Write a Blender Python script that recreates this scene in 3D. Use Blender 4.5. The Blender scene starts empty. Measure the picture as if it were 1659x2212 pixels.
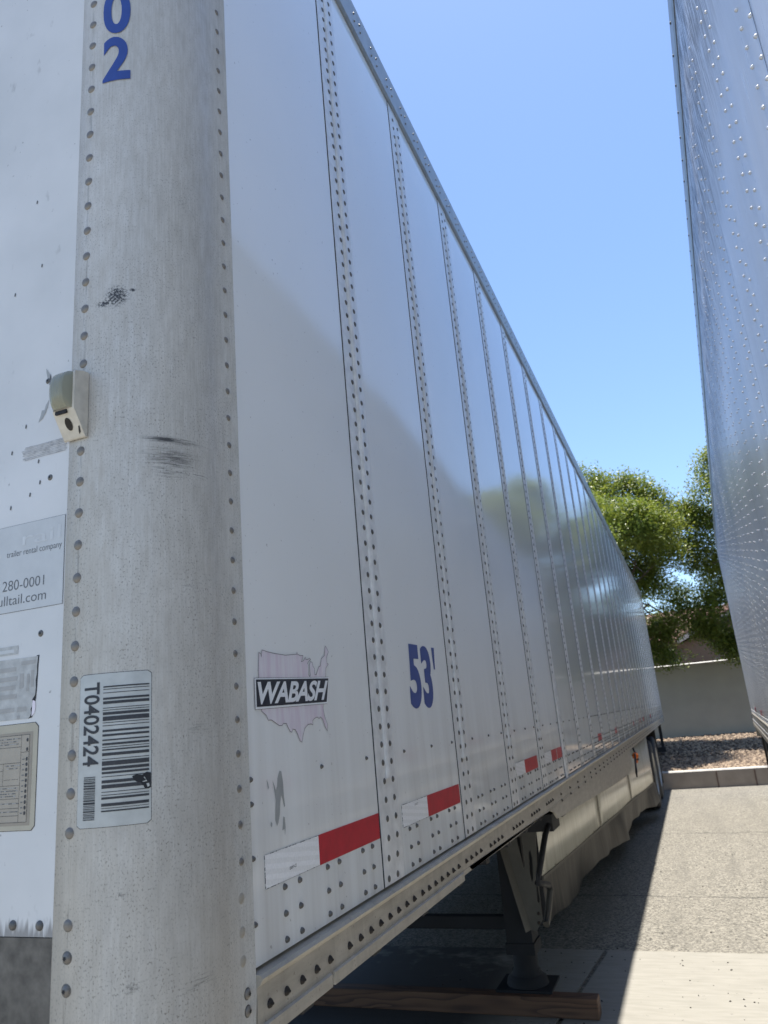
import bpy, bmesh, math, random
from mathutils import Vector, Matrix
random.seed(7)
sc = bpy.context.scene
C = sc.collection
Z0 = 1.2                                   # floor line of the near trailer above the pavement
# ------------------------------------------------------------------ camera
cam_d = bpy.data.cameras.new('camera'); cam = bpy.data.objects.new('camera', cam_d); C.objects.link(cam)
cam_d.sensor_fit = 'VERTICAL'; cam_d.sensor_height = 36.0; cam_d.lens = 36.0 * 1600.74 / 2212.0
cam_d.clip_start = 0.05; cam_d.clip_end = 2000
cam_d.dof.use_dof = True; cam_d.dof.focus_distance = 1.55; cam_d.dof.aperture_fstop = 9.0
R3 = Matrix(((0.923563, 0.179267, 0.33896), (0.373917, -0.225211, -0.899703), (-0.084949, 0.957676, -0.275027)))
cam.matrix_world = Matrix.Translation((0.67376, -0.96918, 0.33176 + Z0)) @ R3.to_4x4()
sc.camera = cam
# ------------------------------------------------------------------ world, sun, exposure
SUN = Vector((-0.010, 0.175, 0.985)).normalized()
w = bpy.data.worlds.new('World'); sc.world = w; w.use_nodes = True
wn = w.node_tree.nodes; wl = w.node_tree.links
bg = wn['Background']; sky = wn.new('ShaderNodeTexSky'); sky.sky_type = 'NISHITA'; sky.sun_disc = False
sky.sun_elevation = math.asin(SUN.z); sky.sun_rotation = math.atan2(SUN.x, SUN.y)
sky.altitude = 350; sky.air_density = 1.0; sky.dust_density = 0.6; sky.ozone_density = 5.0
wl.new(sky.outputs[0], bg.inputs[0]); bg.inputs[1].default_value = 0.125
sun_d = bpy.data.lights.new('sun', 'SUN'); sun_d.energy = 5.0; sun_d.angle = math.radians(0.53); sun_d.color = (1.0, 0.95, 0.87)
sun = bpy.data.objects.new('sun', sun_d); C.objects.link(sun)
sun.rotation_euler = SUN.to_track_quat('Z', 'Y').to_euler(); sun.location = (0, 0, 30)
vs = sc.view_settings; vs.view_transform = 'Standard'; vs.look = 'None'; vs.gamma = 1; vs.exposure = 1.02
# ------------------------------------------------------------------ materials
class NT:
    def __init__(s, name):
        s.m = bpy.data.materials.new(name); s.m.use_nodes = True
        s.n = s.m.node_tree.nodes; s.l = s.m.node_tree.links; s.p = s.n['Principled BSDF']
        s.out = s.n['Material Output']
    def node(s, t, ins=None, **kw):
        n = s.n.new(t)
        for k, v in kw.items(): setattr(n, k, v)
        for k, v in (ins or {}).items(): s.put(n.inputs[k], v)
        return n
    def put(s, inp, v):
        if isinstance(v, bpy.types.NodeSocket): s.l.new(v, inp)
        elif isinstance(v, tuple) and len(v) == 3 and inp.type == 'RGBA': inp.default_value = (*v, 1)
        else: inp.default_value = v
    def coord(s, kind='Object', scale=(1, 1, 1), loc=(0, 0, 0)):
        t = s.node('ShaderNodeTexCoord')
        return s.node('ShaderNodeMapping', {'Vector': t.outputs[kind], 'Scale': scale, 'Location': loc}).outputs[0]
    def noise(s, vec, scale, detail=4, rough=.55, dist=0):
        return s.node('ShaderNodeTexNoise', {'Vector': vec, 'Scale': scale, 'Detail': detail, 'Roughness': rough, 'Distortion': dist}).outputs[0]
    def ramp(s, v, a, b, c0=0., c1=1.):
        return s.node('ShaderNodeMapRange', {0: v, 1: a, 2: b, 3: c0, 4: c1}).outputs[0]
    def mix(s, f, a, b):
        n = s.node('ShaderNodeMix', data_type='RGBA'); s.put(n.inputs[0], f); s.put(n.inputs[6], a); s.put(n.inputs[7], b); return n.outputs[2]
    def math(s, op, a, b=0.):
        n = s.node('ShaderNodeMath', operation=op); s.put(n.inputs[0], a); s.put(n.inputs[1], b); return n.outputs[0]
    def set(s, **kw):
        for k, v in kw.items(): s.put(s.p.inputs[k.replace('_', ' ')], v)
        return s
    def bump(s, h, strength=.3, dist=.002, prev=None):
        n = s.node('ShaderNodeBump', {'Height': h, 'Strength': strength, 'Distance': dist})
        if prev: s.l.new(prev, n.inputs['Normal'])
        s.l.new(n.outputs[0], s.p.inputs['Normal']); return n.outputs[0]

def simple(name, col, rough=.5, metal=0., var=.12, nscale=8., **kw):
    t = NT(name); v = t.noise(t.coord(), nscale)
    dark = tuple(c * (1 - var) for c in col); lite = tuple(min(1, c * (1 + var)) for c in col)
    t.set(Base_Color=t.mix(t.ramp(v, .3, .7), dark, lite), Roughness=rough, Metallic=metal)
    for k, x in kw.items(): t.set(**{k: x})
    return t.m

M = {}
# white composite trailer side: glossy paint, faint streaks and specks of dirt, soft wave in the sheet
t = NT('white_side_paint'); co = t.coord()
streak = t.noise(t.coord(scale=(1, 14, .7)), 1.6, 5); speck = t.noise(co, 95, 2); big = t.noise(co, 1.3, 3)
zz = t.node('ShaderNodeSeparateXYZ', {0: co}).outputs[2]
low = t.math('MULTIPLY', t.ramp(zz, Z0 + .55, Z0 - .02), t.ramp(streak, .38, .75))
c = t.mix(t.ramp(big, .3, .7), (.83, .835, .81), (.88, .88, .855))
c = t.mix(t.math('MULTIPLY', low, .45), c, (.40, .36, .31))
c = t.mix(t.math('MULTIPLY', t.ramp(speck, .70, .76), .5), c, (.25, .22, .2))
t.set(Base_Color=c, Roughness=t.ramp(streak, .3, .8, .05, .10)); t.p.inputs['Specular IOR Level'].default_value = .45
b1 = t.bump(t.noise(t.coord(scale=(1, 1, .35)), 2.2, 1), .3, .004)
t.bump(t.noise(co, 260, 1), .08, .0004, b1); M['side'] = t.m
# front wall paint: duller
t = NT('white_front_paint'); co = t.coord()
speck = t.noise(co, 85, 2); sp2 = t.noise(t.coord(scale=(1, 1, .5)), 34, 3)
zz = t.node('ShaderNodeSeparateXYZ', {0: co}).outputs[2]
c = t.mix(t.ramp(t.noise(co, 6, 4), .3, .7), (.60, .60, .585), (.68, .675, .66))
c = t.mix(t.math('MULTIPLY', t.ramp(sp2, .66, .74), .45), c, (.33, .32, .30))
c = t.mix(t.math('MULTIPLY', t.ramp(speck, .72, .77), .6), c, (.2, .19, .18))
c = t.mix(t.math('MULTIPLY', t.ramp(t.math('ADD', zz, t.ramp(t.noise(t.coord(scale=(1, 1, .12)), 160, 2), .3, .8, -.012, .012)), Z0 + .112, Z0 + .098), .75), c, (.16, .155, .15))
t.set(Base_Color=c, Roughness=.42); t.bump(t.noise(co, 240, 2), .12, .0006); M['front'] = t.m
# corner post: weathered aluminium. UV = (girth, height)
t = NT('weathered_corner_aluminium')
uv = t.node('ShaderNodeTexCoord').outputs['UV']
def mp(scale, loc=(0, 0, 0)): return t.node('ShaderNodeMapping', {'Vector': uv, 'Scale': scale, 'Location': loc}).outputs[0]
fine = t.noise(mp((330, 9, 1)), 1, 4, .7); mid = t.noise(mp((70, 22, 1)), 1, 5, .65); bigv = t.noise(mp((7, 3.2, 1)), 1, 5, .6)
sv = t.node('ShaderNodeSeparateXYZ', {0: uv}); U, V = sv.outputs[0], sv.outputs[1]
c = t.mix(t.ramp(bigv, .3, .7), (.46, .435, .385), (.58, .55, .495))
c = t.mix(t.math('MULTIPLY', t.ramp(fine, .35, .7), .6), c, (.68, .665, .63))
c = t.mix(t.math('MULTIPLY', t.ramp(mid, .4, .7), .32), c, (.31, .285, .245))
tan = t.math('MULTIPLY', t.ramp(U, .09, .0), t.ramp(V, Z0 + 1.2, Z0 + .5))
tan2 = t.math('MULTIPLY', t.ramp(V, Z0 + .75, Z0 + .0), t.ramp(bigv, .38, .62))
c = t.mix(t.math('MULTIPLY', tan, .55), c, (.41, .35, .26)); c = t.mix(t.math('MULTIPLY', tan2, .4), c, (.35, .31, .25))
freck = t.ramp(t.noise(mp((430, 260, 1)), 1, 3, .6), .56, .66)
freck = t.math('MULTIPLY', freck, t.ramp(t.noise(mp((22, 9, 1)), 1, 3), .30, .58, .15, 1.))
freck = t.math('MULTIPLY', freck, t.ramp(V, Z0 + 1.75, Z0 + .9, .35, .95))
c = t.mix(t.math('MULTIPLY', freck, .8), c, (.17, .155, .13))
du = t.math('ABSOLUTE', t.math('SUBTRACT', U, .0245)); run = t.math('MULTIPLY', t.ramp(du, .0045, .0012), t.ramp(t.noise(mp((240, 12, 1)), 1, 3), .45, .65))
c = t.mix(t.math('MULTIPLY', run, .5), c, (.13, .12, .105))
def blot(u0, v0, ru, rv, nm, lo, hi, amt):
    """a dark scuff of its own shape: an ellipse broken up by a noise"""
    global c
    d = t.node('ShaderNodeVectorMath', {0: t.node('ShaderNodeMapping', {'Vector': uv, 'Location': (-u0 / ru, -v0 / rv, 0), 'Scale': (1 / ru, 1 / rv, 0)}).outputs[0]}, operation='LENGTH').outputs['Value']
    k = t.math('MULTIPLY', t.ramp(d, 1.0, .2), amt)
    k = t.math('MULTIPLY', t.ramp(t.math('SUBTRACT', nm, t.math('MULTIPLY', d, .16)), lo, hi), t.math('MINIMUM', k, 1.0))
    c = t.mix(k, c, (.055, .055, .055))
nA = t.noise(mp((260, 260, 1)), 1, 4, .75); nB = t.noise(mp((30, 420, 1)), 1, 4, .7)
blot(.082, Z0 + 1.052, .026, .026, nA, .36, .46, 1.6)
blot(.062, Z0 + 1.040, .018, .009, nA, .36, .46, 1.5)
blot(.107, Z0 + 1.062, .006, .004, nA, .3, .4, 1.5)
blot(.168, Z0 + .797, .066, .0075, nB, .30, .50, 1.1)
blot(.168, Z0 + .766, .062, .030, nB, .34, .56, .85)
blot(.168, Z0 + .74, .05, .02, nB, .42, .6, .5)
blot(.215, Z0 + .745, .040, .010, nB, .48, .56, .7)
blot(.200, Z0 + .560, .030, .012, nB, .50, .58, .6)
blot(.190, Z0 + 1.26, .025, .03, nA, .45, .6, .35)
blot(.150, Z0 + 1.42, .04, .02, nA, .5, .6, .3)
blot(.205, Z0 + .35, .03, .012, nB, .42, .56, .5)
blot(.115, Z0 + .035, .02, .012, nA, .42, .52, .6)
blot(.205, Z0 + .02, .045, .016, nB, .45, .56, .6)
blot(.100, Z0 + .145, .012, .006, nA, .42, .5, .6)
t.set(Base_Color=c, Metallic=.12, Roughness=t.ramp(mid, .3, .7, .42, .6))
t.bump(fine, .22, .0006); M['post'] = t.m
# rails
t = NT('dusty_rail_aluminium'); co = t.coord()
n1 = t.noise(t.coord(scale=(1, .6, 3)), 14, 5, .65); n2 = t.noise(co, 160, 2); n3 = t.noise(t.coord(scale=(1, 9, .8)), 4, 4)
c = t.mix(t.ramp(n1, .3, .7), (.36, .33, .28), (.50, .465, .40))
c = t.mix(t.math('MULTIPLY', t.ramp(n3, .5, .75), .35), c, (.2, .18, .155))
c = t.mix(t.math('MULTIPLY', t.ramp(n2, .66, .72), .5), c, (.14, .12, .1))
t.set(Base_Color=c, Metallic=.25, Roughness=.5); M['rail'] = t.m
M['top_rail'] = simple('grey_top_rail_aluminium', (.33, .34, .335), .42, .5, .12, 20)
M['strip'] = simple('stained_seam_paint', (.76, .755, .735), .3, 0, .14, 30)
M['gap'] = simple('black_seam_gap', (.012, .013, .016), .7)
M['rivet'] = simple('grey_rivet_metal', (.13, .122, .11), .45, .3, .25, 90)
M['rivet_brown'] = simple('brown_oxidised_rivet', (.21, .19, .165), .45, .3, .2, 90)
M['rivet_bright'] = simple('painted_bright_rivet', (.74, .75, .76), .25, .1, .06, 60)
M['bolt'] = simple('rusty_dark_bolt', (.028, .023, .02), .55, .4, .35, 120)
M['steel'] = simple('black_chassis_steel', (.018, .019, .023), .65, .1, .25, 12)
M['legpaint'] = simple('grimy_dark_leg_paint', (.005, .006, .009), .8, 0, .3, 9)
M['legplate'] = simple('beige_gusset_paint', (.075, .070, .060), .5, .15, .15, 12)
M['tyre'] = simple('dusty_tyre_rubber', (.03, .03, .031), .8, 0, .3, 14)
M['rim'] = simple('dull_wheel_rim', (.35, .35, .34), .45, .5, .15, 20)
M['white_panel'] = simple('cream_lamp_housing', (.58, .54, .46), .45, 0, .1, 60)
M['floor'] = simple('trailer_floor_underside', (.05, .045, .04), .8, 0, .2, 6)
M['roof'] = simple('aluminium_roof_sheet', (.6, .61, .62), .35, .3, .06, 5)
M['blue'] = simple('blue_vinyl_lettering', (.03, .065, .27), .4, 0, .08, 40)
M['ink'] = simple('faded_black_ink', (.028, .03, .036), .5, 0, .3, 300)
M['ink_grey'] = simple('grey_label_ink', (.13, .135, .14), .5, 0, .1, 120)
M['navy'] = simple('dark_navy_badge', (.008, .011, .024), .3, 0, .1, 40)
M['badge_white'] = simple('badge_white_vinyl', (.84, .85, .86), .35, 0, .04, 50)
M['outline'] = simple('dark_map_outline', (.16, .13, .15), .4)
t = NT('faded_pink_map_vinyl'); n1 = t.noise(t.coord(scale=(1, 30, 3)), 2.5, 4)
t.set(Base_Color=t.mix(t.ramp(n1, .4, .72), (.80, .755, .785), (.72, .60, .68)), Roughness=.32); M['pink'] = t.m
M['red'] = simple('red_reflective_tape', (.50, .010, .028), .3, 0, .12, 30)
t = NT('white_reflective_tape'); co = t.coord()
wv = t.node('ShaderNodeTexWave', {'Vector': t.node('ShaderNodeMapping', {'Vector': t.node('ShaderNodeTexCoord').outputs['Object'], 'Rotation': (math.radians(8), 0, 0)}).outputs[0], 'Scale': 21., 'Distortion': .4}, wave_type='BANDS', bands_direction='Z').outputs[1]
vo = t.node('ShaderNodeTexVoronoi', {'Vector': co, 'Scale': 260.}).outputs[0]
c = t.mix(t.ramp(wv, .4, .6), (.92, .92, .91), (.99, .99, .99)); c = t.mix(t.math('MULTIPLY', t.ramp(vo, .35, .6), .12), c, (.5, .52, .56))
t.set(Base_Color=c, Roughness=.22, Metallic=0.); M['reflex'] = t.m
M['sticker'] = simple('silvery_sticker', (.47, .48, .46), .38, .1, .1, 45)
M['label'] = simple('grey_white_label', (.545, .555, .55), .45, 0, .05, 30)
M['ghost'] = simple('ghost_lettering', (.585, .595, .59), .45)
M['sill'] = simple('mottled_dark_sill', (.115, .105, .09), .6, .1, .35, 55)
M['old_sticker'] = simple('torn_grey_sticker', (.44, .44, .42), .5, 0, .16, 70)
M['old_sticker_dark'] = simple('sticker_faded_print', (.36, .35, .33), .5, 0, .1, 70)
M['card'] = simple('yellowed_inspection_card', (.43, .39, .30), .45, 0, .06, 30)
M['card_in'] = simple('brown_card_print_field', (.31, .27, .215), .45, 0, .1, 25)
M['card_mid'] = simple('tan_card_table', (.37, .325, .26), .45, 0, .1, 25)
M['remnant'] = simple('scraped_adhesive', (.43, .43, .43), .55, 0, .28, 120)
M['peel'] = simple('peeled_paint_primer', (.36, .37, .36), .5, 0, .1, 50)
t = NT('olive_lamp_lens'); t.set(Base_Color=(.36, .36, .27), Roughness=.12, Transmission_Weight=.35, IOR=1.45)
wv = t.node('ShaderNodeTexWave', {'Vector': t.coord(), 'Scale': 60.}, bands_direction='X').outputs[1]; t.bump(wv, .3, .001); M['lens'] = t.m
M['amber'] = simple('orange_lamp_plastic', (.75, .17, .02), .3)
t = NT('cream_skirt_panel'); n1 = t.noise(t.coord(scale=(1, 6, .6)), 3, 5)
t.set(Base_Color=t.mix(t.ramp(n1, .35, .7), (.80, .765, .67), (.66, .62, .52)), Roughness=.24); t.bump(t.noise(t.coord(), 1.6, 1), .6, .012); M['skirt'] = t.m
t = NT('dirty_rubber_flap'); n1 = t.noise(t.coord(scale=(1, 9, .5)), 3.4, 4)
t.set(Base_Color=t.mix(t.ramp(n1, .4, .68), (.008, .0075, .007), (.055, .048, .04)), Roughness=.5); M['flap'] = t.m
# far trailer side sheet: satin white aluminium with streaky stains below the top rail
t = NT('stained_riveted_sheet'); co = t.coord()
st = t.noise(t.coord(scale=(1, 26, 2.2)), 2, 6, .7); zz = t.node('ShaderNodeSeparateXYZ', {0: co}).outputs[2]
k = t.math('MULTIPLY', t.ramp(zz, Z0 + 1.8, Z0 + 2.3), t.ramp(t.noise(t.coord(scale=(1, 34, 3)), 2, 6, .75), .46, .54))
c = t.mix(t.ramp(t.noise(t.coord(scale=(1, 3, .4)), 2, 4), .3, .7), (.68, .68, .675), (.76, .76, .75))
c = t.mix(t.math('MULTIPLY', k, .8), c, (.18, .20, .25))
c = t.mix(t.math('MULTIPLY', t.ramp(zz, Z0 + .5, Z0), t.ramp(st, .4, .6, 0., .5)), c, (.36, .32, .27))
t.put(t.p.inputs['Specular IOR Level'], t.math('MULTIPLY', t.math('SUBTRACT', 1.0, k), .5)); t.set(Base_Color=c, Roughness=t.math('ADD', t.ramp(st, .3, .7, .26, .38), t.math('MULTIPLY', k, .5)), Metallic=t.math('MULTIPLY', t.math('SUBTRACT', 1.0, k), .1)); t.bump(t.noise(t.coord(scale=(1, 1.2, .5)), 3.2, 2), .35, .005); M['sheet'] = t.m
# ground
t = NT('sun_bleached_asphalt'); co = t.coord()
v = t.node('ShaderNodeTexVoronoi', {'Vector': co, 'Scale': 80.}); peb = v.outputs['Color']
pv = t.node('ShaderNodeSeparateColor', {0: peb}).outputs[0]
c = t.mix(pv, (.05, .047, .04), (.30, .28, .235))
c = t.mix(t.ramp(t.noise(co, 1.2, 5), .3, .7, 0., .4), c, (.175, .163, .138))
c = t.mix(t.ramp(t.noise(t.coord(scale=(3.2, .3, 1)), 1.5, 4, .6), .5, .72, 0., .45), c, (.10, .094, .082)); c = t.mix(t.ramp(t.noise(co, 2.6, 5, .7), .62, .72, 0., .45), c, (.075, .07, .062))
xy = t.node('ShaderNodeSeparateXYZ', {0: co}); wob = t.ramp(t.noise(t.coord(scale=(3, 3, 1)), 1.3, 5, .65), 0, 1, -.12, .12)
for y0, slope, wd in ((6.02, -.06, .016), (9.12, -.08, .022), (12.6, .10, .012)):
    d = t.math('ABSOLUTE', t.math('SUBTRACT', t.math('ADD', t.math('ADD', xy.outputs[1], t.math('MULTIPLY', xy.outputs[0], -slope)), wob), y0))
    c = t.mix(t.ramp(d, wd, wd * .4, 0., .8), c, (.035, .033, .03))
t.set(Base_Color=c, Roughness=.85); t.bump(v.outputs['Distance'], .7, .006); M['asphalt'] = t.m
t = NT('light_broom_concrete'); co = t.coord()
c = t.mix(t.ramp(t.noise(t.coord(scale=(1, 5, 1)), 6, 6), .3, .7), (.225, .215, .185), (.275, .262, .23))
c = t.mix(t.ramp(t.noise(co, 38, 2), .70, .74, 0., .7), c, (.12, .11, .1))
c = t.mix(t.ramp(t.noise(co, 1.1, 4), .5, .8, 0., .3), c, (.19, .178, .155))
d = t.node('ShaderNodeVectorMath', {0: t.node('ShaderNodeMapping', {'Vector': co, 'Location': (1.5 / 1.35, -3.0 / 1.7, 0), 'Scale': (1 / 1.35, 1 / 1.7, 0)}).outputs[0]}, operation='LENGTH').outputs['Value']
c = t.mix(t.ramp(t.math('SUBTRACT', t.math('ADD', t.noise(co, 5, 6, .7), .42), t.math('MULTIPLY', d, .45)), .35, .55, 0., t.math('MULTIPLY', t.ramp(t.node('ShaderNodeSeparateXYZ', {0: co}).outputs[0], -.45, -.75), .85)), c, (.028, .027, .027))  # oil stain, widened and blackened to paint in the shade under the trailer
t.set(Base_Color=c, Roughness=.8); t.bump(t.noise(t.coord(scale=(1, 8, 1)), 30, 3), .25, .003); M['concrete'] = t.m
M['kerb'] = simple('kerb_concrete', (.34, .29, .245), .8, 0, .12, 5)
M['kerbjoint'] = simple('kerb_joint_stain', (.17, .12, .10), .9)
M['wall'] = simple('grey_stucco_wall', (.36, .34, .285), .85, 0, .07, 1.5)
M['wallcap'] = simple('white_wall_cap', (.5, .48, .44), .8)
M['soil'] = simple('gravel_soil', (.10, .075, .055), .95, 0, .3, 12)
t = NT('mixed_gravel'); r_ = t.node('ShaderNodeNewGeometry').outputs['Random Per Island']
t.set(Base_Color=t.mix(r_, (.075, .05, .038), (.40, .305, .215)), Roughness=.9); M['gravel'] = t.m
M['stucco'] = simple('brown_house_stucco', (.15, .10, .07), .9, 0, .08, 2)
M['tile'] = simple('terracotta_roof_tile', (.16, .08, .06), .8, 0, .3, 5)
M['fascia'] = simple('pale_fascia', (.5, .42, .36), .7)
M['bark'] = simple('grey_brown_bark', (.13, .10, .075), .9, 0, .3, 9)
t = NT('ash_leaves'); r_ = t.node('ShaderNodeNewGeometry').outputs['Random Per Island']
big = t.noise(t.coord(), .9, 3)
c = t.mix(r_, (.06, .105, .016), (.20, .255, .04)); c = t.mix(t.ramp(big, .4, .65, 0., .5), c, (.24, .26, .045))
t.set(Base_Color=c, Roughness=.42)
tr = t.node('ShaderNodeBsdfTranslucent', {'Color': t.mix(r_, (.16, .24, .03), (.34, .36, .06))})
mx = t.node('ShaderNodeMixShader', {0: .32}); t.l.new(t.p.outputs[0], mx.inputs[1]); t.l.new(tr.outputs[0], mx.inputs[2]); t.l.new(mx.outputs[0], t.out.inputs[0])
M['leaf'] = t.m
t = NT('pine_timber'); co = t.coord(scale=(.9, 7, 7)); w0 = t.noise(co, 1.2, 2); rg_ = t.node('ShaderNodeMath', {0: t.math('MULTIPLY', w0, 9.)}, operation='FRACT').outputs[0]
t.set(Base_Color=t.mix(t.math('MULTIPLY', t.ramp(rg_, .45, .95), .8), t.mix(t.ramp(t.noise(t.coord(scale=(1, 30, 30)), 2, 3), .3, .7), (.105, .052, .028), (.145, .075, .04)), (.045, .02, .012)), Roughness=.7); M['wood'] = t.m
# ------------------------------------------------------------------ helpers
class MB:
    def __init__(s): s.v = []; s.f = []; s.mi = []; s.mats = []; s.uv = None; s.smooth = []
    def m(s, mat):
        if mat not in s.mats: s.mats.append(mat)
        return s.mats.index(mat)
    def face(s, pts, mat, sm=False):
        i = len(s.v); s.v += [tuple(p) for p in pts]; s.f.append(tuple(range(i, i + len(pts)))); s.mi.append(s.m(mat)); s.smooth.append(sm)
    def raw(s, vs, fs, mat, sm=False):
        i = len(s.v); s.v += [tuple(p) for p in vs]; k = s.m(mat)
        for f in fs: s.f.append(tuple(j + i for j in f)); s.mi.append(k); s.smooth.append(sm)
    def box(s, a, b, mat):
        x0, y0, z0 = a; x1, y1, z1 = b
        vs = [(x0, y0, z0), (x1, y0, z0), (x1, y1, z0), (x0, y1, z0), (x0, y0, z1), (x1, y0, z1), (x1, y1, z1), (x0, y1, z1)]
        s.raw(vs, [(0, 3, 2, 1), (4, 5, 6, 7), (0, 1, 5, 4), (1, 2, 6, 5), (2, 3, 7, 6), (3, 0, 4, 7)], mat)
    def prism(s, prof, axis, a, b, mat, sm=False):
        """prof: 2-D outline in the two other axes, swept from a to b along axis"""
        def P(p, t): return {0: (t, p[0], p[1]), 1: (p[0], t, p[1]), 2: (p[0], p[1], t)}[axis]
        n = len(prof); vs = [P(p, a) for p in prof] + [P(p, b) for p in prof]
        fs = [(i, (i + 1) % n, n + (i + 1) % n, n + i) for i in range(n)]
        s.raw(vs, fs, mat, sm); s.raw(vs, [tuple(range(n)), tuple(range(n, 2 * n))], mat)
    def dome(s, p, n, r, h, mat, seg=10, squash=1.):
        p = Vector(p); n = Vector(n).normalized(); u = n.orthogonal().normalized() if abs(n.z) > .9 else n.cross(Vector((0, 0, 1))).normalized(); v = n.cross(u)
        vs = []; fs = []
        for rr, hh in ((1, 0), (.86, .45), (.55, .85)):
            for k in range(seg):
                a = 2 * math.pi * k / seg; vs.append(p + u * (r * rr * math.cos(a)) + v * (r * rr * math.sin(a)) + n * h * hh)
        vs.append(p + n * h)
        for q in (0, 1):
            for k in range(seg): fs.append((q * seg + k, q * seg + (k + 1) % seg, (q + 1) * seg + (k + 1) % seg, (q + 1) * seg + k))
        for k in range(seg): fs.append((2 * seg + k, 2 * seg + (k + 1) % seg, 3 * seg))
        s.raw(vs, fs, mat, True)
    def tube(s, pts, r, mat, seg=8):
        pts = [Vector(p) for p in pts]; rr = r if isinstance(r, (list, tuple)) else [r] * len(pts); vs = []; fs = []
        for i, p in enumerate(pts):
            d = (pts[min(i + 1, len(pts) - 1)] - pts[max(i - 1, 0)]).normalized(); u = d.orthogonal().normalized() if i == 0 else (u - d * u.dot(d)).normalized(); v = d.cross(u)
            for k in range(seg): a = 2 * math.pi * k / seg; vs.append(p + (u * math.cos(a) + v * math.sin(a)) * rr[i])
        for i in range(len(pts) - 1):
            for k in range(seg): fs.append((i * seg + k, i * seg + (k + 1) % seg, (i + 1) * seg + (k + 1) % seg, (i + 1) * seg + k))
        s.raw(vs, fs, mat, True); s.raw([vs[k] for k in range(seg)], [tuple(range(seg))], mat); s.raw([vs[-seg + k] for k in range(seg)], [tuple(range(seg))], mat)
    def build(s, name, parent=None, loc=(0, 0, 0), recalc=True):
        me = bpy.data.meshes.new(name); me.from_pydata([(v[0] - loc[0], v[1] - loc[1], v[2] - loc[2]) for v in s.v], [], s.f); me.update()
        for k in s.mats: me.materials.append(M[k])
        me.polygons.foreach_set('material_index', s.mi); me.polygons.foreach_set('use_smooth', s.smooth)
        if s.uv: 
            l = me.uv_layers.new(name='UVMap')
            for i, lp in enumerate(me.loops): l.data[i].uv = s.uv[lp.vertex_index]
        if recalc:
            bm = bmesh.new(); bm.from_mesh(me); bmesh.ops.recalc_face_normals(bm, faces=bm.faces); bm.to_mesh(me); bm.free()
        o = bpy.data.objects.new(name, me); C.objects.link(o); o.location = loc
        if parent: o.parent = parent
        return o
def tag(o, label=None, cat=None, group=None, kind=None):
    for k, v in (('label', label), ('category', cat), ('group', group), ('kind', kind)):
        if v: o[k] = v
    return o
def thing(name, label, cat, loc=(0, 0, 0), rz=0, group=None):
    o = bpy.data.objects.new(name, None); C.objects.link(o); o.location = loc; o.rotation_euler = (0, 0, rz); o.empty_display_size = .2
    return tag(o, label, cat, group)
def text_polys(txt, bold=0., shear=0., res=6, spacing=1.0):
    """flat text as (verts, faces) normalised to the unit box"""
    cu = bpy.data.curves.new('tmp', 'FONT'); cu.body = txt; cu.offset = bold; cu.shear = shear; cu.resolution_u = res; cu.space_character = spacing
    ob = bpy.data.objects.new('tmp', cu); C.objects.link(ob); bpy.context.view_layer.update()
    me = bpy.data.meshes.new_from_object(ob.evaluated_get(bpy.context.evaluated_depsgraph_get()))
    C.objects.unlink(ob); bpy.data.objects.remove(ob); bpy.data.curves.remove(cu)
    bm = bmesh.new(); bm.from_mesh(me); bpy.data.meshes.remove(me)
    xs = [v.co.x for v in bm.verts]; ys = [v.co.y for v in bm.verts]; x0, x1, y0, y1 = min(xs), max(xs), min(ys), max(ys)
    for v in bm.verts: v.co = ((v.co.x - x0) / (x1 - x0), (v.co.y - y0) / (y1 - y0), 0)
    for k in range(1, 24):
        bmesh.ops.bisect_plane(bm, geom=bm.verts[:] + bm.edges[:] + bm.faces[:], plane_co=(k / 24, 0, 0), plane_no=(1, 0, 0))
    bm.verts.index_update(); out = ([v.co.copy() for v in bm.verts], [[v.index for v in f.verts] for f in bm.faces]); bm.free(); return out
def put_text(mb, txt, fn, mat, **kw):
    vs, fs = text_polys(txt, **kw); mb.raw([fn(v.x, v.y) for v in vs], fs, mat)
def lerp(a, b, t_): return a + (b - a) * t_
def quadmap(tl, tr, bl, br, fn):
    return lambda u, v: fn(lerp(lerp(bl[0], br[0], u), lerp(tl[0], tr[0], u), v), lerp(lerp(bl[1], br[1], u), lerp(tl[1], tr[1], u), v))
# ------------------------------------------------------------------ setting: ground, kerb, gravel
def sheet(name, x0, y0, x1, y1, z, mat, nx=1, ny=1, zf=None):
    b = MB(); vs = [(lerp(x0, x1, i / nx), lerp(y0, y1, j / ny), z + (zf(lerp(x0, x1, i / nx), lerp(y0, y1, j / ny)) if zf else 0)) for j in range(ny + 1) for i in range(nx + 1)]
    b.raw(vs, [(j * (nx + 1) + i, j * (nx + 1) + i + 1, (j + 1) * (nx + 1) + i + 1, (j + 1) * (nx + 1) + i) for j in range(ny) for i in range(nx)], mat)
    return tag(b.build(name, recalc=False), kind='structure')
sheet('asphalt_ground', -600, -600, 600, 900, 0, 'asphalt')
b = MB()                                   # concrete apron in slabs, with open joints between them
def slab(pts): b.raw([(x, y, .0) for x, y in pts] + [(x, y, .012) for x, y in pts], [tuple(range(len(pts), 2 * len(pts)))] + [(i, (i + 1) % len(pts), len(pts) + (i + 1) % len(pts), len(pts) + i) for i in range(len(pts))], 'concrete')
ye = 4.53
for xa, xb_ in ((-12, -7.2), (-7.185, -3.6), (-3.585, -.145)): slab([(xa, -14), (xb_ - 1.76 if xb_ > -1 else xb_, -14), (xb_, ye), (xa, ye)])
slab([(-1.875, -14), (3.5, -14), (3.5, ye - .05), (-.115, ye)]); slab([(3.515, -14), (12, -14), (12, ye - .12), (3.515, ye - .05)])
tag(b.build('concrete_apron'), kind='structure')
KY = 13.85
b = MB(); x = -14.17
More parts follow.
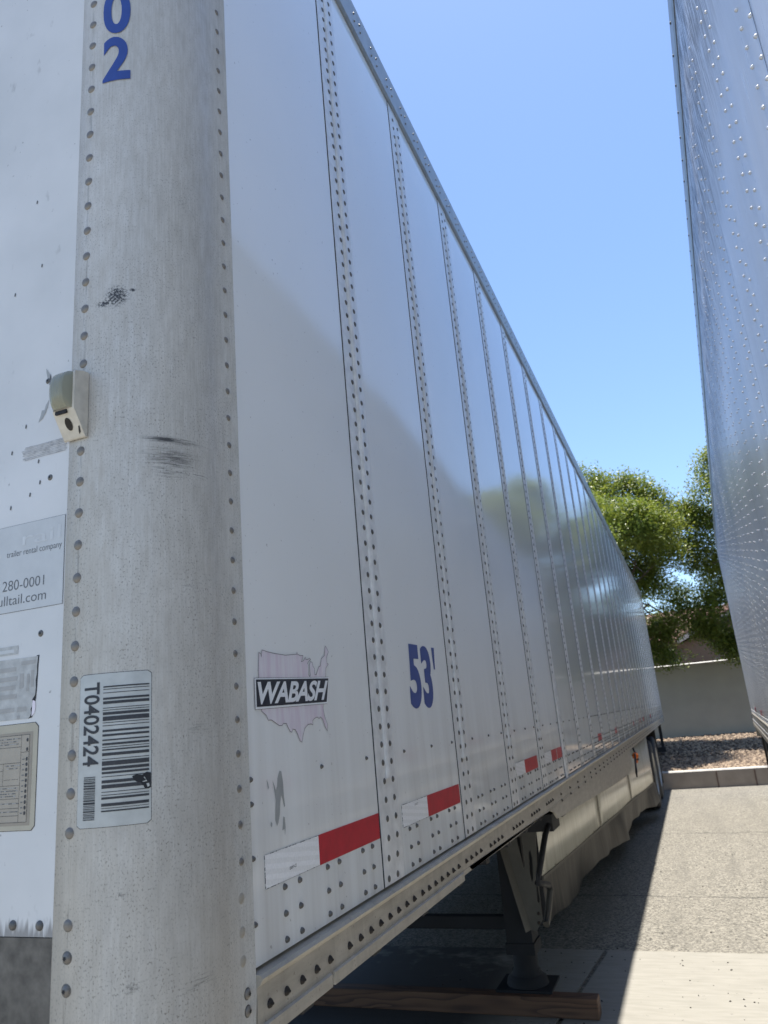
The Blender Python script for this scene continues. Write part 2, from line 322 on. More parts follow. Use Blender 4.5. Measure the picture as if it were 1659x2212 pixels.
joints = [x + .61 * k for k in range(60)]
prof = [(KY, -.05), (KY + .012, .262), (KY + .025, .275), (KY + .17, .275), (KY + .17, -.05)]
b.prism(prof, 0, -20, 20, 'kerb'); b.prism([(KY + .0125, .2755), (KY + .03, .296), (KY + .16, .296), (KY + .17, .2755)], 0, -20, 20, 'wallcap')  # kerb top takes the paler cap tone: its sunlit look painted in
for xj in [-9.8, -6.7, -3.6, .83, 1.44, 4.5, 7.5]: b.box((xj - .012, KY - .002, .0), (xj + .012, KY + .02, .262), 'kerbjoint')
tag(b.build('kerb'), kind='structure')
def bed(x, y): return max(0, (y - KY - .17)) * .052
sheet('gravel_bed', -20, KY + .171, 20, 24, .235, 'soil', 40, 30, lambda x, y: bed(x, y) + .012 * math.sin(3 * x) * math.sin(2.3 * y))
b = MB()
rg = random.Random(3)
for i in range(15000):
    x = rg.uniform(-2.5, 4.5); y = rg.uniform(KY + .2, 20.4) if i % 3 else rg.uniform(KY + .2, 16)
    r = rg.uniform(.014, .05); z = .24 + bed(x, y) + r * .2
    o6 = [(r, 0, 0), (0, r, 0), (-r, 0, 0), (0, -r, 0), (0, 0, r * .7), (0, 0, -r * .7)]
    a = rg.uniform(0, 3); ca, sa = math.cos(a), math.sin(a)
    vs = [(x + (p[0] * ca - p[1] * sa) * rg.uniform(.7, 1.3), y + (p[0] * sa + p[1] * ca) * rg.uniform(.7, 1.3), z + p[2] * rg.uniform(.7, 1.2)) for p in o6]
    b.raw(vs, [(0, 1, 4), (1, 2, 4), (2, 3, 4), (3, 0, 4), (1, 0, 5), (2, 1, 5), (3, 2, 5), (0, 3, 5)], 'gravel')
tag(b.build('gravel', recalc=False), 'loose tan and brown gravel spread between the kerb and the wall', 'gravel', kind='stuff')
# pavement grit on the concrete, a few dry leaf bits
b = MB()
for i in range(420):
    x = rg.uniform(-1.2, 2.2); y = rg.uniform(1.2, 9.5) if i % 2 else rg.uniform(2.4, 4.5); r = rg.uniform(.003, .009); z = .012 if y < 4.5 else .002; a = rg.uniform(0, 3)
    ca, sa = math.cos(a) * r, math.sin(a) * r; q = rg.uniform(.4, 1)
    b.raw([(x - ca, y - sa, z), (x + sa * q, y - ca * q, z), (x + ca, y + sa, z + r * .3), (x - sa * q, y + ca * q, z), (x, y, z + r * .8)], [(0, 1, 4), (1, 2, 4), (2, 3, 4), (3, 0, 4)], 'bolt')
tag(b.build('pavement_grit', recalc=False), 'dark grit and crumbs scattered over the concrete', 'grit', kind='stuff')
# ------------------------------------------------------------------ wall, house
t_ = thing('boundary_wall', 'grey stucco boundary wall with a sunlit white cap beyond the gravel', 'wall', (0, 20.55, .4)); t_['kind'] = 'thing'
b = MB(); b.box((-25, 20.5, .3), (25, 20.7, 2.375), 'wall'); b.build('wall_body', t_, (0, 20.55, .4)).location = (0, 0, 0)
b = MB(); b.prism([(20.47, 2.376), (20.47, 2.384), (20.60, 2.41), (20.73, 2.384), (20.73, 2.376)], 0, -25, 25, 'wallcap'); b.build('cap', t_, (0, 20.55, .4)).location = (0, 0, 0)
HL = (3, 30, 0)
t_ = thing('house', 'brown stucco house with terracotta tile roof behind the boundary wall', 'house', HL)
def sub(b, name, parent, L): o = b.build(name, parent, L); o.location = (0, 0, 0); return o
b = MB(); b.box((-5, 29.5, 0), (12, 38, 3.55), 'stucco'); b.face([(.75, 29.49, 3.55), (7.6, 29.49, 3.55), (4.2, 29.49, 5.0)], 'stucco'); sub(b, 'wall', t_, HL)
b = MB()
def tiles(p0, p1, p2, p3, n):                # barrel tiles running from the eave p0-p1 up to p3-p2
    p0, p1, p2, p3 = map(Vector, (p0, p1, p2, p3))
    for k in range(n):
        a0 = p0.lerp(p1, (k + .5) / n); a1 = p3.lerp(p2, (k + .5) / n); b.tube([a0, a1], (p1 - p0).length / n * .5, 'tile', 6)
    nrm = (p1 - p0).cross(p3 - p0).normalized() * .02
    b.face([p - nrm for p in (p0, p1, p2, p3)], 'tile')
tiles((-5.5, 29.1, 3.55), (.7, 29.1, 3.55), (-.4, 32.5, 4.75), (-5.5, 32.5, 4.75), 22)
tiles((-.2, 31.6, 4.45), (.72, 29.2, 3.72), (4.2, 29.2, 5.15), (4.2, 33, 5.15), 8)
tiles((7.8, 29.2, 3.62), (7.8, 34, 3.62), (4.2, 34, 5.15), (4.2, 29.2, 5.15), 14)
tiles((-5.5, 38, 3.55), (-5.5, 32.5, 4.75), (12, 32.5, 4.75), (12, 38, 3.55), 6)
b.tube([(-5.5, 32.5, 4.8), (-.4, 32.5, 4.8)], .12, 'tile'); b.tube([(4.2, 29.1, 5.2), (4.2, 33.5, 5.2)], .12, 'tile')
b.tube([(-.35, 32.3, 4.75), (.75, 29.1, 3.72)], .11, 'tile')
sub(b, 'roof', t_, HL)
b = MB(); b.prism([(.55, 3.50), (4.2, 5.02), (7.85, 3.50), (7.85, 3.66), (4.2, 5.18), (.55, 3.66)], 1, 29.05, 29.12, 'fascia'); sub(b, 'fascia', t_, HL)
# ------------------------------------------------------------------ trees
def tree(label, base, lobes, nleaf, seed, limbs):
    r = random.Random(seed); L = base
    T = thing('ash_tree', label, 'tree', L, group='leafy trees by the boundary wall')
    b = MB(); bx_, by_, bz_ = base
    fork = Vector((bx_ + .1, by_, bz_ + 1.7)); b.tube([(bx_, by_, bz_ - .1), (bx_ + .03, by_, bz_ + .8), fork], [.17, .13, .12], 'bark', 10)
    for p in limbs:
        p = Vector(p); m_ = fork.lerp(p, .5) + Vector((r.uniform(-.2, .2), r.uniform(-.2, .2), .25)); b.tube([fork, m_, p], [.09, .055, .02], 'bark', 7)
        for q in range(5):
            e = p + Vector((r.uniform(-.9, .9), r.uniform(-.7, .7), r.uniform(-.5, .9))); b.tube([m_.lerp(p, r.uniform(.3, 1)), e], [.022, .007], 'bark', 5)
    sub(b, 'trunk', T, L)
    b = MB(); vs = []; fs = []
    wts = [l[1] ** 2 for l in lobes]
    for i in range(nleaf // 20):
        (cx, cy, cz), R = r.choices(lobes, wts)[0]
        d = Vector((r.gauss(0, 1), r.gauss(0, 1), r.gauss(0, 1))).normalized(); rad = R * (r.random() ** .45)
        p = Vector((cx, cy, cz)) + Vector((d.x, d.y, d.z * .8)) * rad
        if p.x < .25 and p.y < 17.75 and p.z < 4.35: continue
        if p.x > 1.2 and p.y < 12.8: continue
        if math.sin(p.x * 3.1 + seed) * math.sin(p.z * 3.7 + 1.3 * seed) * math.sin(p.y * 2.9) > .2: continue
        for j in range(20):
            q = p + Vector((r.gauss(0, .125), r.gauss(0, .125), r.gauss(0, .09)))
            a = Vector((r.gauss(0, 1), r.gauss(0, 1), r.gauss(0, .7))).normalized(); n = Vector((r.gauss(0, .6), r.gauss(0, .6), 1)).normalized(); bb = a.cross(n).normalized()
            s = r.uniform(.030, .052); k = len(vs)
            vs += [q - a * s, q + bb * s * .42 , q + a * s - n * s * .2, q - bb * s * .42]; fs.append((k, k + 1, k + 2, k + 3))
    b.raw(vs, fs, 'leaf'); b.smooth = [False] * len(b.f); o = b.build('crown', T, L, recalc=False); o.location = (0, 0, 0)
    return T
tree('leafy green tree just behind the rear end of the near trailer', (-1.3, 18.9, .45),
     [((-1.1, 18.4, 6.3), 1.15), ((-.25, 18.3, 6.45), .95), ((.35, 18.3, 5.9), .72), ((.45, 18.4, 5.2), .62), ((-.5, 18.2, 5.4), 1.0), ((-.1, 18.9, 4.5), .85), ((-1.3, 18.9, 4.9), 1.1), ((.25, 18.5, 4.55), .6), ((-.25, 19.2, 3.7), .75), ((-.1, 19.3, 3.0), .62), ((-.45, 19.5, 2.75), .55), ((.3, 19.2, 3.25), .36), ((-1.0, 19.2, 3.6), .8), ((-1.3, 18.6, 6.9), .7), ((-.5, 18.4, 7.0), .45), ((.1, 18.3, 7.0), .3), ((.6, 18.2, 6.35), .45), ((.3, 18.3, 6.75), .45), ((.8, 18.4, 6.2), .3), ((.95, 18.9, 3.55), .4), ((.8, 19.1, 2.75), .35), ((.2, 19.3, 2.55), .4), ((.95, 18.4, 5.75), .35), ((-.9, 18.3, 7.35), .35),
      ((.75, 18.9, 4.0), .5), ((.55, 19.2, 3.2), .5), ((.5, 16.1, 5.35), .6), ((.6, 16.7, 5.25), .65), ((.2, 16.0, 5.5), .5), ((.75, 17.4, 4.9), .45), ((-1.6, 16.2, 5.7), 1.15), ((-2.8, 18.0, 5.4), 1.3), ((-.5, 16.2, 5.5), .95), ((.05, 16.9, 5.5), .8), ((-.9, 15.2, 5.3), .9)], 150000, 5,
     [(-.9, 18.4, 5.0), (0, 18.2, 4.9), (-2, 18.4, 5), (.1, 18.9, 3.9), (-1.3, 17, 5.1)])
tree('leafy green tree standing behind the rear end of the far riveted trailer', (3.5, 18.8, .45),
     [((2.45, 18.3, 6.1), 1.1), ((3.6, 18.3, 6.2), 1.4), ((1.6, 18.4, 5.75), .62), ((1.7, 18.3, 5.0), .5), ((1.95, 18.5, 4.2), .70), ((1.75, 18.7, 3.45), .62), ((1.6, 18.9, 2.95), .5), ((1.25, 19.0, 3.05), .3), ((2.6, 18.6, 3.2), .8), ((2.5, 18.8, 4.7), 1.0), ((2.2, 18.3, 6.9), .5), ((2.35, 18.1, 7.3), .5), ((1.2, 18.4, 5.9), .55), ((1.15, 18.6, 5.2), .4), ((1.3, 18.6, 4.7), .38), ((1.2, 18.8, 3.2), .4), ((1.45, 18.9, 3.8), .4), ((1.7, 18.9, 2.6), .45), ((2.1, 18.9, 2.45), .4), ((4.6, 18.6, 5), 1.4), ((3, 16.6, 6.0), 1.1)], 120000, 11,
     [(2.4, 18.3, 4.9), (3.6, 18.4, 5.2), (4.5, 18.6, 4.6), (2.2, 18.6, 3.5), (3, 17, 5.2)])
# ------------------------------------------------------------------ near trailer
P = .6223; XB, YF, RC = -.171, -.115, .14; W = 2.59; YR = 17.24; ZT = 2.63 + Z0; ZTOP = 2.772 + Z0
SA = .031; SB = SA + RC * math.pi / 2; SC = SB + (.103 - (YF + RC))
def post(s, z, off=0.):
    """point on the corner post: s = girth from the front flange edge, z = height above the pavement"""
    if s <= SA: return (XB + s, YF - .003 - off, z)
    if s >= SB: return (.003 + off, YF + RC + s - SB, z)
    a = (s - SA) / RC; r = RC + .003 + off
    return (-RC + r * math.sin(a), YF + RC - r * math.cos(a), z)
def postn(s):
    a = min(max((s - SA) / RC, 0), math.pi / 2); return Vector((math.sin(a), -math.cos(a), 0))
TR = thing('semi_trailer', 'near white box trailer with rounded grey corner post, blue 53 lettering and red-white reflective strips', 'trailer', (0, 0, 0))
ZB = Z0 - .14
# corner post
b = MB(); cols = [0, SA] + [SA + (SB - SA) * k / 20 for k in range(1, 21)] + [SC]; rows = [ZB + (ZTOP - ZB) * k / 6 for k in range(7)]
rows = [ZB, Z0 - .035] + rows[1:]
vs = []; uvs = []
for z in rows:
    for i, s in enumerate(cols):
        ss = min(s, SC - .012) if (z == ZB and i == len(cols) - 1) else s
        vs.append(post(ss, z)); uvs.append((ss, z))
n = len(cols); k0 = len(vs)
for z in rows:                                # returned edges: the sheet's 3 mm thickness
    vs.append((XB, YF + .002, z)); uvs.append((0, z)); vs.append((-.002, .103, z)); uvs.append((SC, z))
b.raw(vs, [(j * n + i, j * n + i + 1, (j + 1) * n + i + 1, (j + 1) * n + i) for j in range(len(rows) - 1) for i in range(n - 1)], 'post', True)
b.raw([], [], 'post')
fs = [(j * n, (j + 1) * n, k0 + 2 * (j + 1), k0 + 2 * j) for j in range(len(rows) - 1)] + [(j * n + n - 1, (j + 1) * n + n - 1, k0 + 2 * (j + 1) + 1, k0 + 2 * j + 1) for j in range(len(rows) - 1)]
for f in fs: b.f.append(f); b.mi.append(0); b.smooth.append(False)
b.uv = uvs; post_o = b.build('corner_post', TR, recalc=False)
for p in post_o.data.polygons: pass
# rivets and screws on the post
def star(mb, p, n, r, mat):
    n = Vector(n); u = n.cross(Vector((0, 0, 1))).normalized(); v = n.cross(u); p = Vector(p)
    mb.face([p + (u * math.cos(a) + v * math.sin(a)) * (r if k % 2 == 0 else r * .55) for k, a in enumerate([math.pi * j / 6 for j in range(12)])], mat)
def put_mesh(name, me, parent, p, n, rz=0):
    o = bpy.data.objects.new(name, me); C.objects.link(o); o.parent = parent; o.location = p
    o.rotation_euler = Vector(n).to_track_quat('Z', 'Y').to_euler(); return o
b = MB(); b.dome((0, 0, 0), (0, 0, 1), .0080, .0034, 'rivet_brown', 16); r1 = b.build('rivet', post_o)
b = MB(); b.dome((0, 0, 0), (0, 0, 1), .0060, .0036, 'rivet_brown', 12); r2 = b.build('rivet', post_o)
b = MB(); b.dome((0, 0, 0), (0, 0, 1), .0082, .0016, 'rail', 14); r3 = b.build('rivet', post_o)
b = MB(); b.dome((0, 0, 0), (0, 0, 1), .0088, .0012, 'rivet', 14); b.dome((0, 0, .001), (0, 0, 1), .0066, .0038, 'rivet_brown', 14)
b.raw([(.0034 * (1 if k % 2 == 0 else .55) * math.cos(math.pi * k / 6), .0034 * (1 if k % 2 == 0 else .55) * math.sin(math.pi * k / 6), .0051) for k in range(12)], [tuple(range(12))], 'gap'); r4 = b.build('screw', post_o)
first = {}
def stud(kind, s, z):
    src = {1: r1, 2: r2, 3: r3, 4: r4}[kind]; nm = 'screw' if kind == 4 else 'rivet'
    if kind not in first: first[kind] = 1; o = src
    else: o = src.copy(); C.objects.link(o); o.parent = post_o
    o.location = post(s, z, -.0002); o.rotation_euler = postn(s).to_track_quat('Z', 'Y').to_euler(); return o
k = 0; z = 1.702
while z > .18:
    if not (.80 < z < .93): stud(1, .024, Z0 + z)
    z -= .0509
stud(1, .026, Z0 + .112); stud(4, .026, Z0 + .074); stud(4, .026, Z0 + .036)
z = 1.807
while z > .13: stud(2, .0722 - (YF + RC) + SB, Z0 + z); z -= .0517
for zz_ in (.103, .058, .02): stud(3, .0695 - (YF + RC) + SB, Z0 + zz_)
for zz_ in (-.024, -.046): stud(4, .078 - (YF + RC) + SB, Z0 + zz_)
for k in range(15): stud(1, .024, Z0 + 1.7529 + .0509 * k)
for k in range(12): stud(2, .0722 - (YF + RC) + SB, Z0 + 1.8587 + .0517 * k)
# front wall and its sill
b = MB(); b.box((-W + .171, YF, Z0 + .097), (XB + .012, YF + .04, ZTOP - .01), 'front')
for x in (-.245, -.197, -.293, -.341, -.389): b.dome((x, YF, Z0 + .111), (0, -1, 0), .0068, .0042, 'rivet', 14)
fw = b.build('front_wall', TR)
b = MB(); b.box((-W + .171, YF - .0005, Z0 - .14), (XB + .012, YF + .05, Z0 + .096), 'sill')
b.build('front_sill', TR)
for x, z in ((-.224, .929), (-.211, .756), (-.217, .508)):
    b = MB(); b.dome((x, YF, Z0 + z), (0, -1, 0), .0052, .002, 'rivet', 14); b.dome((x, YF - .0016, Z0 + z), (0, -1, 0), .0022, .0006, 'gap', 8); b.build('wall_screw', TR)
# flat irregular marks as thin paint chips on the front wall
def blob(mb, pts, fn, off, mat): mb.face([fn(a, c_, off) for a, c_ in pts], mat)
def FR(x, z, off=.0006): return (x, YF - off, Z0 + z)
b = MB()
blob(b, [(-.229, .953), (-.226, .949), (-.219, .938), (-.2165, .925), (-.217, .914), (-.220, .919), (-.224, .926), (-.225, .934), (-.228, .945)], FR, .0006, 'peel')
blob(b, [(-.2185, .941), (-.2165, .930), (-.2165, .915), (-.2195, .920), (-.2205, .930)], FR, .0009, 'rivet')
b.build('paint_chip', TR); b = MB()
blob(b, [(-.2195, .894), (-.222, .882), (-.226, .872), (-.233, .862), (-.241, .858), (-.237, .868), (-.2345, .878), (-.229, .877), (-.226, .886)], FR, .0006, 'peel')
for x, z in ((-.268, .857), (-.296, .816), (-.237, .789), (-.232, .752), (-.252, .735), (-.292, .72), (-.269, 1.3), (-.31, 1.12), (-.25, 1.16)):
    b.build('paint_chip', TR) if b.f else 0; b = MB(); blob(b, [(x - .0015, z - .003), (x + .001, z - .004), (x + .0022, z + .001), (x + .0004, z + .004), (x - .001, z + .002)], FR, .0006, 'rivet')
b.build('paint_chip', TR)
b = MB(); r = random.Random(2)               # scraped tape residue: thin horizontal shreds
for i in range(9):
    z0 = .7955 + i * .0027; x0 = -.2745 + r.uniform(0, .008); x1 = -.1765 - r.uniform(0, .004); pts = []
    for q in range(8): pts.append((lerp(x0, x1, q / 7), z0 + r.uniform(-.0004, .0006)))
    for q in range(7, -1, -1): pts.append((lerp(x0, x1, q / 7), z0 + .0024 - r.uniform(0, .0009)))
    blob(b, pts, FR, .0005, 'remnant')
b.build('tape_remnant', TR)
# rental label
def rect(mb, x0, x1, z0, z1, off, mat, fn=FR, cut=.0):
    p = [(x0 + cut, z0), (x1 - cut, z0), (x1, z0 + cut), (x1, z1 - cut), (x1 - cut, z1), (x0 + cut, z1), (x0, z1 - cut), (x0, z0 + cut)] if cut else [(x0, z0), (x1, z0), (x1, z1), (x0, z1)]
    mb.face([fn(a, c_, off) for a, c_ in p], mat)
b = MB(); rect(b, -.42, -.1755, .5475, .6885, .0004, 'ink_grey'); rect(b, -.4197, -.1762, .5483, .6879, .0007, 'label'); rect(b, -.1768, -.1766, .549, .687, .0008, 'ink_grey')
lab = b.build('rental_label', TR)
b = MB(); put_text(b, 'trailer rental company', quadmap((-.294, .6465), (-.181, .6465), (-.294, .6335), (-.181, .6335), lambda x, z: FR(x, z, .001)), 'ink_grey', bold=-.004)
put_text(b, ') 280-0001', quadmap((-.314, .599), (-.214, .598), (-.314, .577), (-.214, .5775), lambda x, z: FR(x, z, .001)), 'ink_grey', bold=-.006)
put_text(b, 'pulltail.com', quadmap((-.319, .5745), (-.209, .5745), (-.319, .5545), (-.209, .5545), lambda x, z: FR(x, z, .001)), 'ink_grey', bold=-.004)
b.build('lettering', lab); b = MB(); put_text(b, 'rail', quadmap((-.262, .674), (-.184, .674), (-.262, .652), (-.184, .652), lambda x, z: FR(x, z, .001)), 'ghost', bold=0)
b.build('faded_lettering', lab)
b = MB(); rect(b, -.42, -.2605, .482, .495, .0006, 'old_sticker'); rect(b, -.42, -.268, .485, .490, .0008, 'label'); b.build('label_strip', TR)
b = MB()
edge = [(-.2195, .4745), (-.221, .462), (-.2205, .450), (-.2225, .440), (-.2215, .428), (-.2225, .418), (-.2275, .412), (-.2265, .404), (-.230, .398), (-.2285, .392), (-.231, .387), (-.234, .385)]
b.face([FR(x, z, .0006) for x, z in [(-.42, .386), (-.42, .477)] + edge], 'old_sticker')
dk = [(-.2175, .476), (-.2185, .462), (-.219, .444), (-.2195, .428), (-.2205, .414), (-.2225, .404), (-.2235, .393), (-.227, .386)]
b.face([FR(x, z, .0004) for x, z in [(-.234, .385), (-.2225, .476)] + dk], 'gap')
b.face([FR(x, z, .0008) for x, z in [(-.2265, .411), (-.2215, .409), (-.2205, .400), (-.2222, .392), (-.2275, .3875)]], 'pink')
for i, z in enumerate((.461, .447, .434, .421, .401)): rect(b, -.42, -.262 + .003 * (i % 2), z - .0045, z + .002, .0009, 'old_sticker_dark')
for x0, x1, z0, z1 in ((-.252, -.224, .464, .470), (-.254, -.246, .43, .452), (-.24, -.235, .425, .45), (-.232, -.226, .43, .455), (-.256, -.238, .396, .403), (-.256, -.25, .386, .391)): rect(b, x0, x1, z0, z1, .0009, 'old_sticker_dark')
b.build('torn_sticker', TR)
b = MB(); rect(b, -.42, -.2128, .2312, .3792, .0004, 'ink', cut=.006); rect(b, -.42, -.2136, .232, .3784, .0007, 'card', cut=.006); rect(b, -.42, -.2225, .2385, .3665, .0009, 'card_in'); rect(b, -.42, -.2285, .2430, .3625, .0011, 'card_mid')
card = b.build('inspection_card', TR)
b = MB()
def line(x0, x1, z0, z1): rect(b, x0, x1, z0, z1, .0014, 'ink')
for z in (.3625, .346, .324, .293, .275, .262, .252, .243): line(-.42, -.244 if z not in (.3625, .243) else -.2285, z - .00025, z + .00025)
line(-.2287, -.2283, .243, .3625); line(-.2442, -.2438, .243, .3625); line(-.2772, -.2768, .293, .324); line(-.244, -.2285, .338, .3385)
line(-.42, -.277, .3135, .314); line(-.275, -.262, .301, .3014); line(-.26, -.247, .301, .3014)
for z in [.355, .3285] + [.342] + [.3285 - .00735 * i for i in range(1, 11)]:
    ctr = FR(-.2323, z, .0015); b.face([(ctr[0] + .0019 * math.cos(a), ctr[1], ctr[2] + .0027 * math.sin(a)) for a in [math.pi * j / 6 for j in range(12)]], 'ink')
r = random.Random(9)
for z, x0, x1 in [(.358, -.30, -.247), (.354, -.30, -.252), (.3505, -.3, -.25), (.3205, -.272, -.247), (.3165, -.27, -.249), (.2895, -.3, -.248), (.2858, -.3, -.25), (.282, -.3, -.25), (.2785, -.3, -.254), (.2685, -.3, -.246), (.2575, -.3, -.248)]:
    x = x0
    while x < x1: d = r.uniform(.0012, .004); rect(b, x, x + d, z - .0008, z + .0006, .0014, 'old_sticker_dark' if r.random() < .4 else 'ink_grey'); x += d + .0007
for i in range(11):
    z = .3285 - .00735 * i; rect(b, -.2405, -.2365, z - .0008, z + .0006, .0014, 'ink_grey')
b.build('card_print', card)
# grime mark: post digits
def PO(s, z, off=.0012): return post(s, z, off)
b = MB(); put_text(b, '2', quadmap((.049, Z0 + 1.604), (.1, Z0 + 1.6015), (.049, Z0 + 1.500), (.1, Z0 + 1.503), PO), 'blue', bold=.028)
put_text(b, '0', quadmap((.0475, Z0 + 1.722), (.099, Z0 + 1.720), (.0475, Z0 + 1.6125), (.099, Z0 + 1.6105), PO), 'blue', bold=.028)
b.build('post_number', TR)
# barcode sticker
def grid_rect(mb, s0, s1, z0, z1, off, mat, cut=0, nn=10, ztilt=0.):
    ss = [lerp(s0, s1, i / nn) for i in range(nn + 1)]; vs = []
    for i, s in enumerate(ss):
        c_ = cut if i in (0, nn) else 0; vs += [post(s, Z0 + z0 + c_, off), post(s, Z0 + z1 - c_, off)]
    mb.raw(vs, [(2 * i, 2 * i + 2, 2 * i + 3, 2 * i + 1) for i in range(nn)], mat, True)
b = MB(); grid_rect(b, .0362, .1378, .2305, .4368, .0004, 'ink', .004, 20); grid_rect(b, .0368, .1372, .2312, .4361, .0008, 'sticker', .004, 20)
bar = b.build('barcode_sticker', TR)
b = MB()
bars = [(0.418, 0.416), (0.414, 0.413), (0.409, 0.408), (0.402, 0.399), (0.397, 0.393), (0.388, 0.387), (0.385, 0.384), (0.382, 0.378), (0.376, 0.37), (0.368, 0.367), (0.364, 0.363), (0.358, 0.355), (0.352, 0.349), (0.345, 0.343), (0.34, 0.337), (0.335, 0.334), (0.332, 0.33), (0.327, 0.323), (0.319, 0.318), (0.316, 0.31), (0.308, 0.304), (0.302, 0.299), (0.296, 0.295), (0.291, 0.287), (0.285, 0.28), (0.276, 0.275), (0.272, 0.271), (0.269, 0.266), (0.261, 0.257), (0.255, 0.2542), (0.252, 0.25)]
for a, c_ in bars: grid_rect(b, .0725, .1345, c_ + .0002, a + .0002, .0013, 'ink')
sb = [(0.297, 0.296), (0.295, 0.2946), (0.294, 0.293), (0.292, 0.291), (0.29, 0.288), (0.2873, 0.2868), (0.286, 0.284), (0.283, 0.281), (0.2803, 0.2798), (0.279, 0.278), (0.2775, 0.277), (0.2763, 0.2757), (0.275, 0.274), (0.273, 0.272), (0.2713, 0.2707), (0.27, 0.269), (0.2683, 0.2677), (0.267, 0.265), (0.264, 0.261), (0.26, 0.259), (0.258, 0.257), (0.256, 0.255), (0.2543, 0.2537), (0.253, 0.251), (0.25, 0.249), (0.248, 0.247), (0.2463, 0.2457), (0.245, 0.244), (0.2433, 0.2428), (0.242, 0.241)]
for a, c_ in sb: grid_rect(b, .0465, .0635, c_, a, .0013, 'ink', nn=4)
put_text(b, 'T0402424', lambda u, v: post(lerp(.0440, .0675, v), Z0 + lerp(.4245, .311, u), .0013), 'ink', bold=.018)
b.face([post(s_, Z0 + z_, .0017) for s_, z_ in ((.1125, .2935), (.118, .2955), (.1255, .2940), (.131, .2975), (.1368, .2960), (.1368, .2765), (.133, .2752), (.1290, .2758), (.1265, .2808), (.1235, .2845), (.1185, .2855), (.1148, .2885))], 'gap')
b.face([post(s_, Z0 + z_, .0022) for s_, z_ in ((.1275, .2905), (.1285, .2915), (.1308, .2865), (.1262, .2855), (.1262, .2845), (.1322, .2852))], 'sticker')
b.face([post(s_, Z0 + z_, .0022) for s_, z_ in ((.131, .2822), (.1345, .2825), (.1350, .2785), (.1325, .2775))], 'sticker')
b.build('barcode_print', bar)
# marker lamp on the post edge
LX = (-.176, -.1335); b = MB(); YL = YF - .004
prof = [(YL, Z0 + .806), (YL, Z0 + .918), (YL - .012, Z0 + .9165), (YL - .030, Z0 + .910), (YL - .030, Z0 + .846), (YL - .004, Z0 + .806)]
b.prism(prof, 0, LX[0], LX[1], 'white_panel')
lamp = b.build('marker_lamp', TR)
md = lamp.modifiers.new('bevel', 'BEVEL'); md.width = .0022; md.segments = 2
b = MB(); vs = []; NX, NZ = 9, 12             # bulged lens
x0, x1, z0, z1 = -.1745, -.1375, Z0 + .8475, Z0 + .909
for j in range(NZ + 1):
    for i in range(NX + 1):
        u, v = i / NX * 2 - 1, j / NZ * 2 - 1; h = (max(0, 1 - abs(u) ** 5) ** .5) * (max(0, 1 - v * v * .92) ** .5)
        vs.append((lerp(x0, x1, i / NX), YL - .030 - .017 * h, lerp(z0, z1, j / NZ)))
b.raw(vs, [(j * (NX + 1) + i, j * (NX + 1) + i + 1, (j + 1) * (NX + 1) + i + 1, (j + 1) * (NX + 1) + i) for j in range(NZ) for i in range(NX)], 'lens', True)
b.build('lens', lamp)
b = MB(); a0 = Vector((-.1545, YL - .0176, Z0 + .8268)); nrm = Vector((0, -.84, -.545)); up = Vector((0, -.545, .84))
b.face([a0 + nrm * .0006 + Vector((.0065 * math.cos(a), 0, 0)) + up * .0105 * math.sin(a) for a in [math.pi * j / 10 for j in range(20)]], 'bolt')
b.face([a0 + nrm * .0005 + Vector((x, 0, 0)) + up * y for x, y in ((.012, -.019), (.016, -.016), (.0185, -.006), (.016, -.006), (.013, -.014))], 'gap')
b.box((-.170, YL - .0315, Z0 + .8405), (-.1475, YL - .0285, Z0 + .8462), 'bolt')
b.build('mounting_hole', lamp)
# side panels
NP = 28
def strip_geo(b, y):
    """riveted seam: dark gap, lap strip, raised bead, two rivet columns"""
    b.box((-.01, y - .0020, Z0), (.0012, y + .0014, ZT), 'gap')
    b.box((-.01, y + .0014, Z0 + .001), (.0022, y + .118, ZT), 'strip')
    pr = [(.0020, y + .052), (.0052, y + .057), (.0078, y + .0645), (.0078, y + .0715), (.0052, y + .079), (.0020, y + .084)]
    b.prism(pr, 2, Z0 + .215, ZT - .12, 'strip', True)
for kk in range(0, NP):
    y0 = kk * P if kk else .098; y1 = min((kk + 1) * P, YR)
    b = MB(); b.box((-.012, y0, Z0), (0, y1 - .002, ZT), 'side')
    base = kk * P
    offs = (.178, .228, .336, .386, .494, .546) if kk else (.203, .254, .361, .411, .522, .572)
    seg = 12 if kk < 2 else (8 if kk < 6 else 6)
    if y1 - y0 > .5:
        for o_ in offs:
            for zr in (.091, .0515, .0135): b.dome((0, base + o_, Z0 + zr), (1, 0, 0), .0054, .0056, 'rivet', seg)
        for o_ in ((.361, .576) if kk == 0 else (.186, .397, .585)): b.dome((0, base + o_, Z0 + .266), (1, 0, 0), .0044, .005, 'rivet', seg)
    if kk >= 7 and y1 - y0 > .5:
        for q_ in range(11):
            for zr in (.028, .075, .12): b.dome((0, base + .04 + q_ * .053, Z0 + zr), (1, 0, 0), .0042, .005, 'rivet', 5)
        for q_ in range(6): b.dome((0, base + .13 + q_ * .08, Z0 + .266), (1, 0, 0), .0042, .005, 'rivet', 5)
    if kk == 0:
        for zr in (.266, .229, .150, .058): b.dome((0, .1085, Z0 + zr), (1, 0, 0), .0048, .0055, 'rivet', 10)
    b.build('side_panel', TR)
    if kk and y1 - y0 > .2:
        b = MB(); strip_geo(b, base)
        for dy in (.042, .094):
            z = .0135; seg = 10 if kk <= 2 else (7 if kk < 6 else 5)
            while z < 2.60: b.dome((.0022, base + dy - (.02 if z < .1 else 0) * (1 - z / .1), Z0 + z), (1, 0, 0), .0072, .003, 'rivet', seg); z += .0394
        b.build('seam_strip', TR)
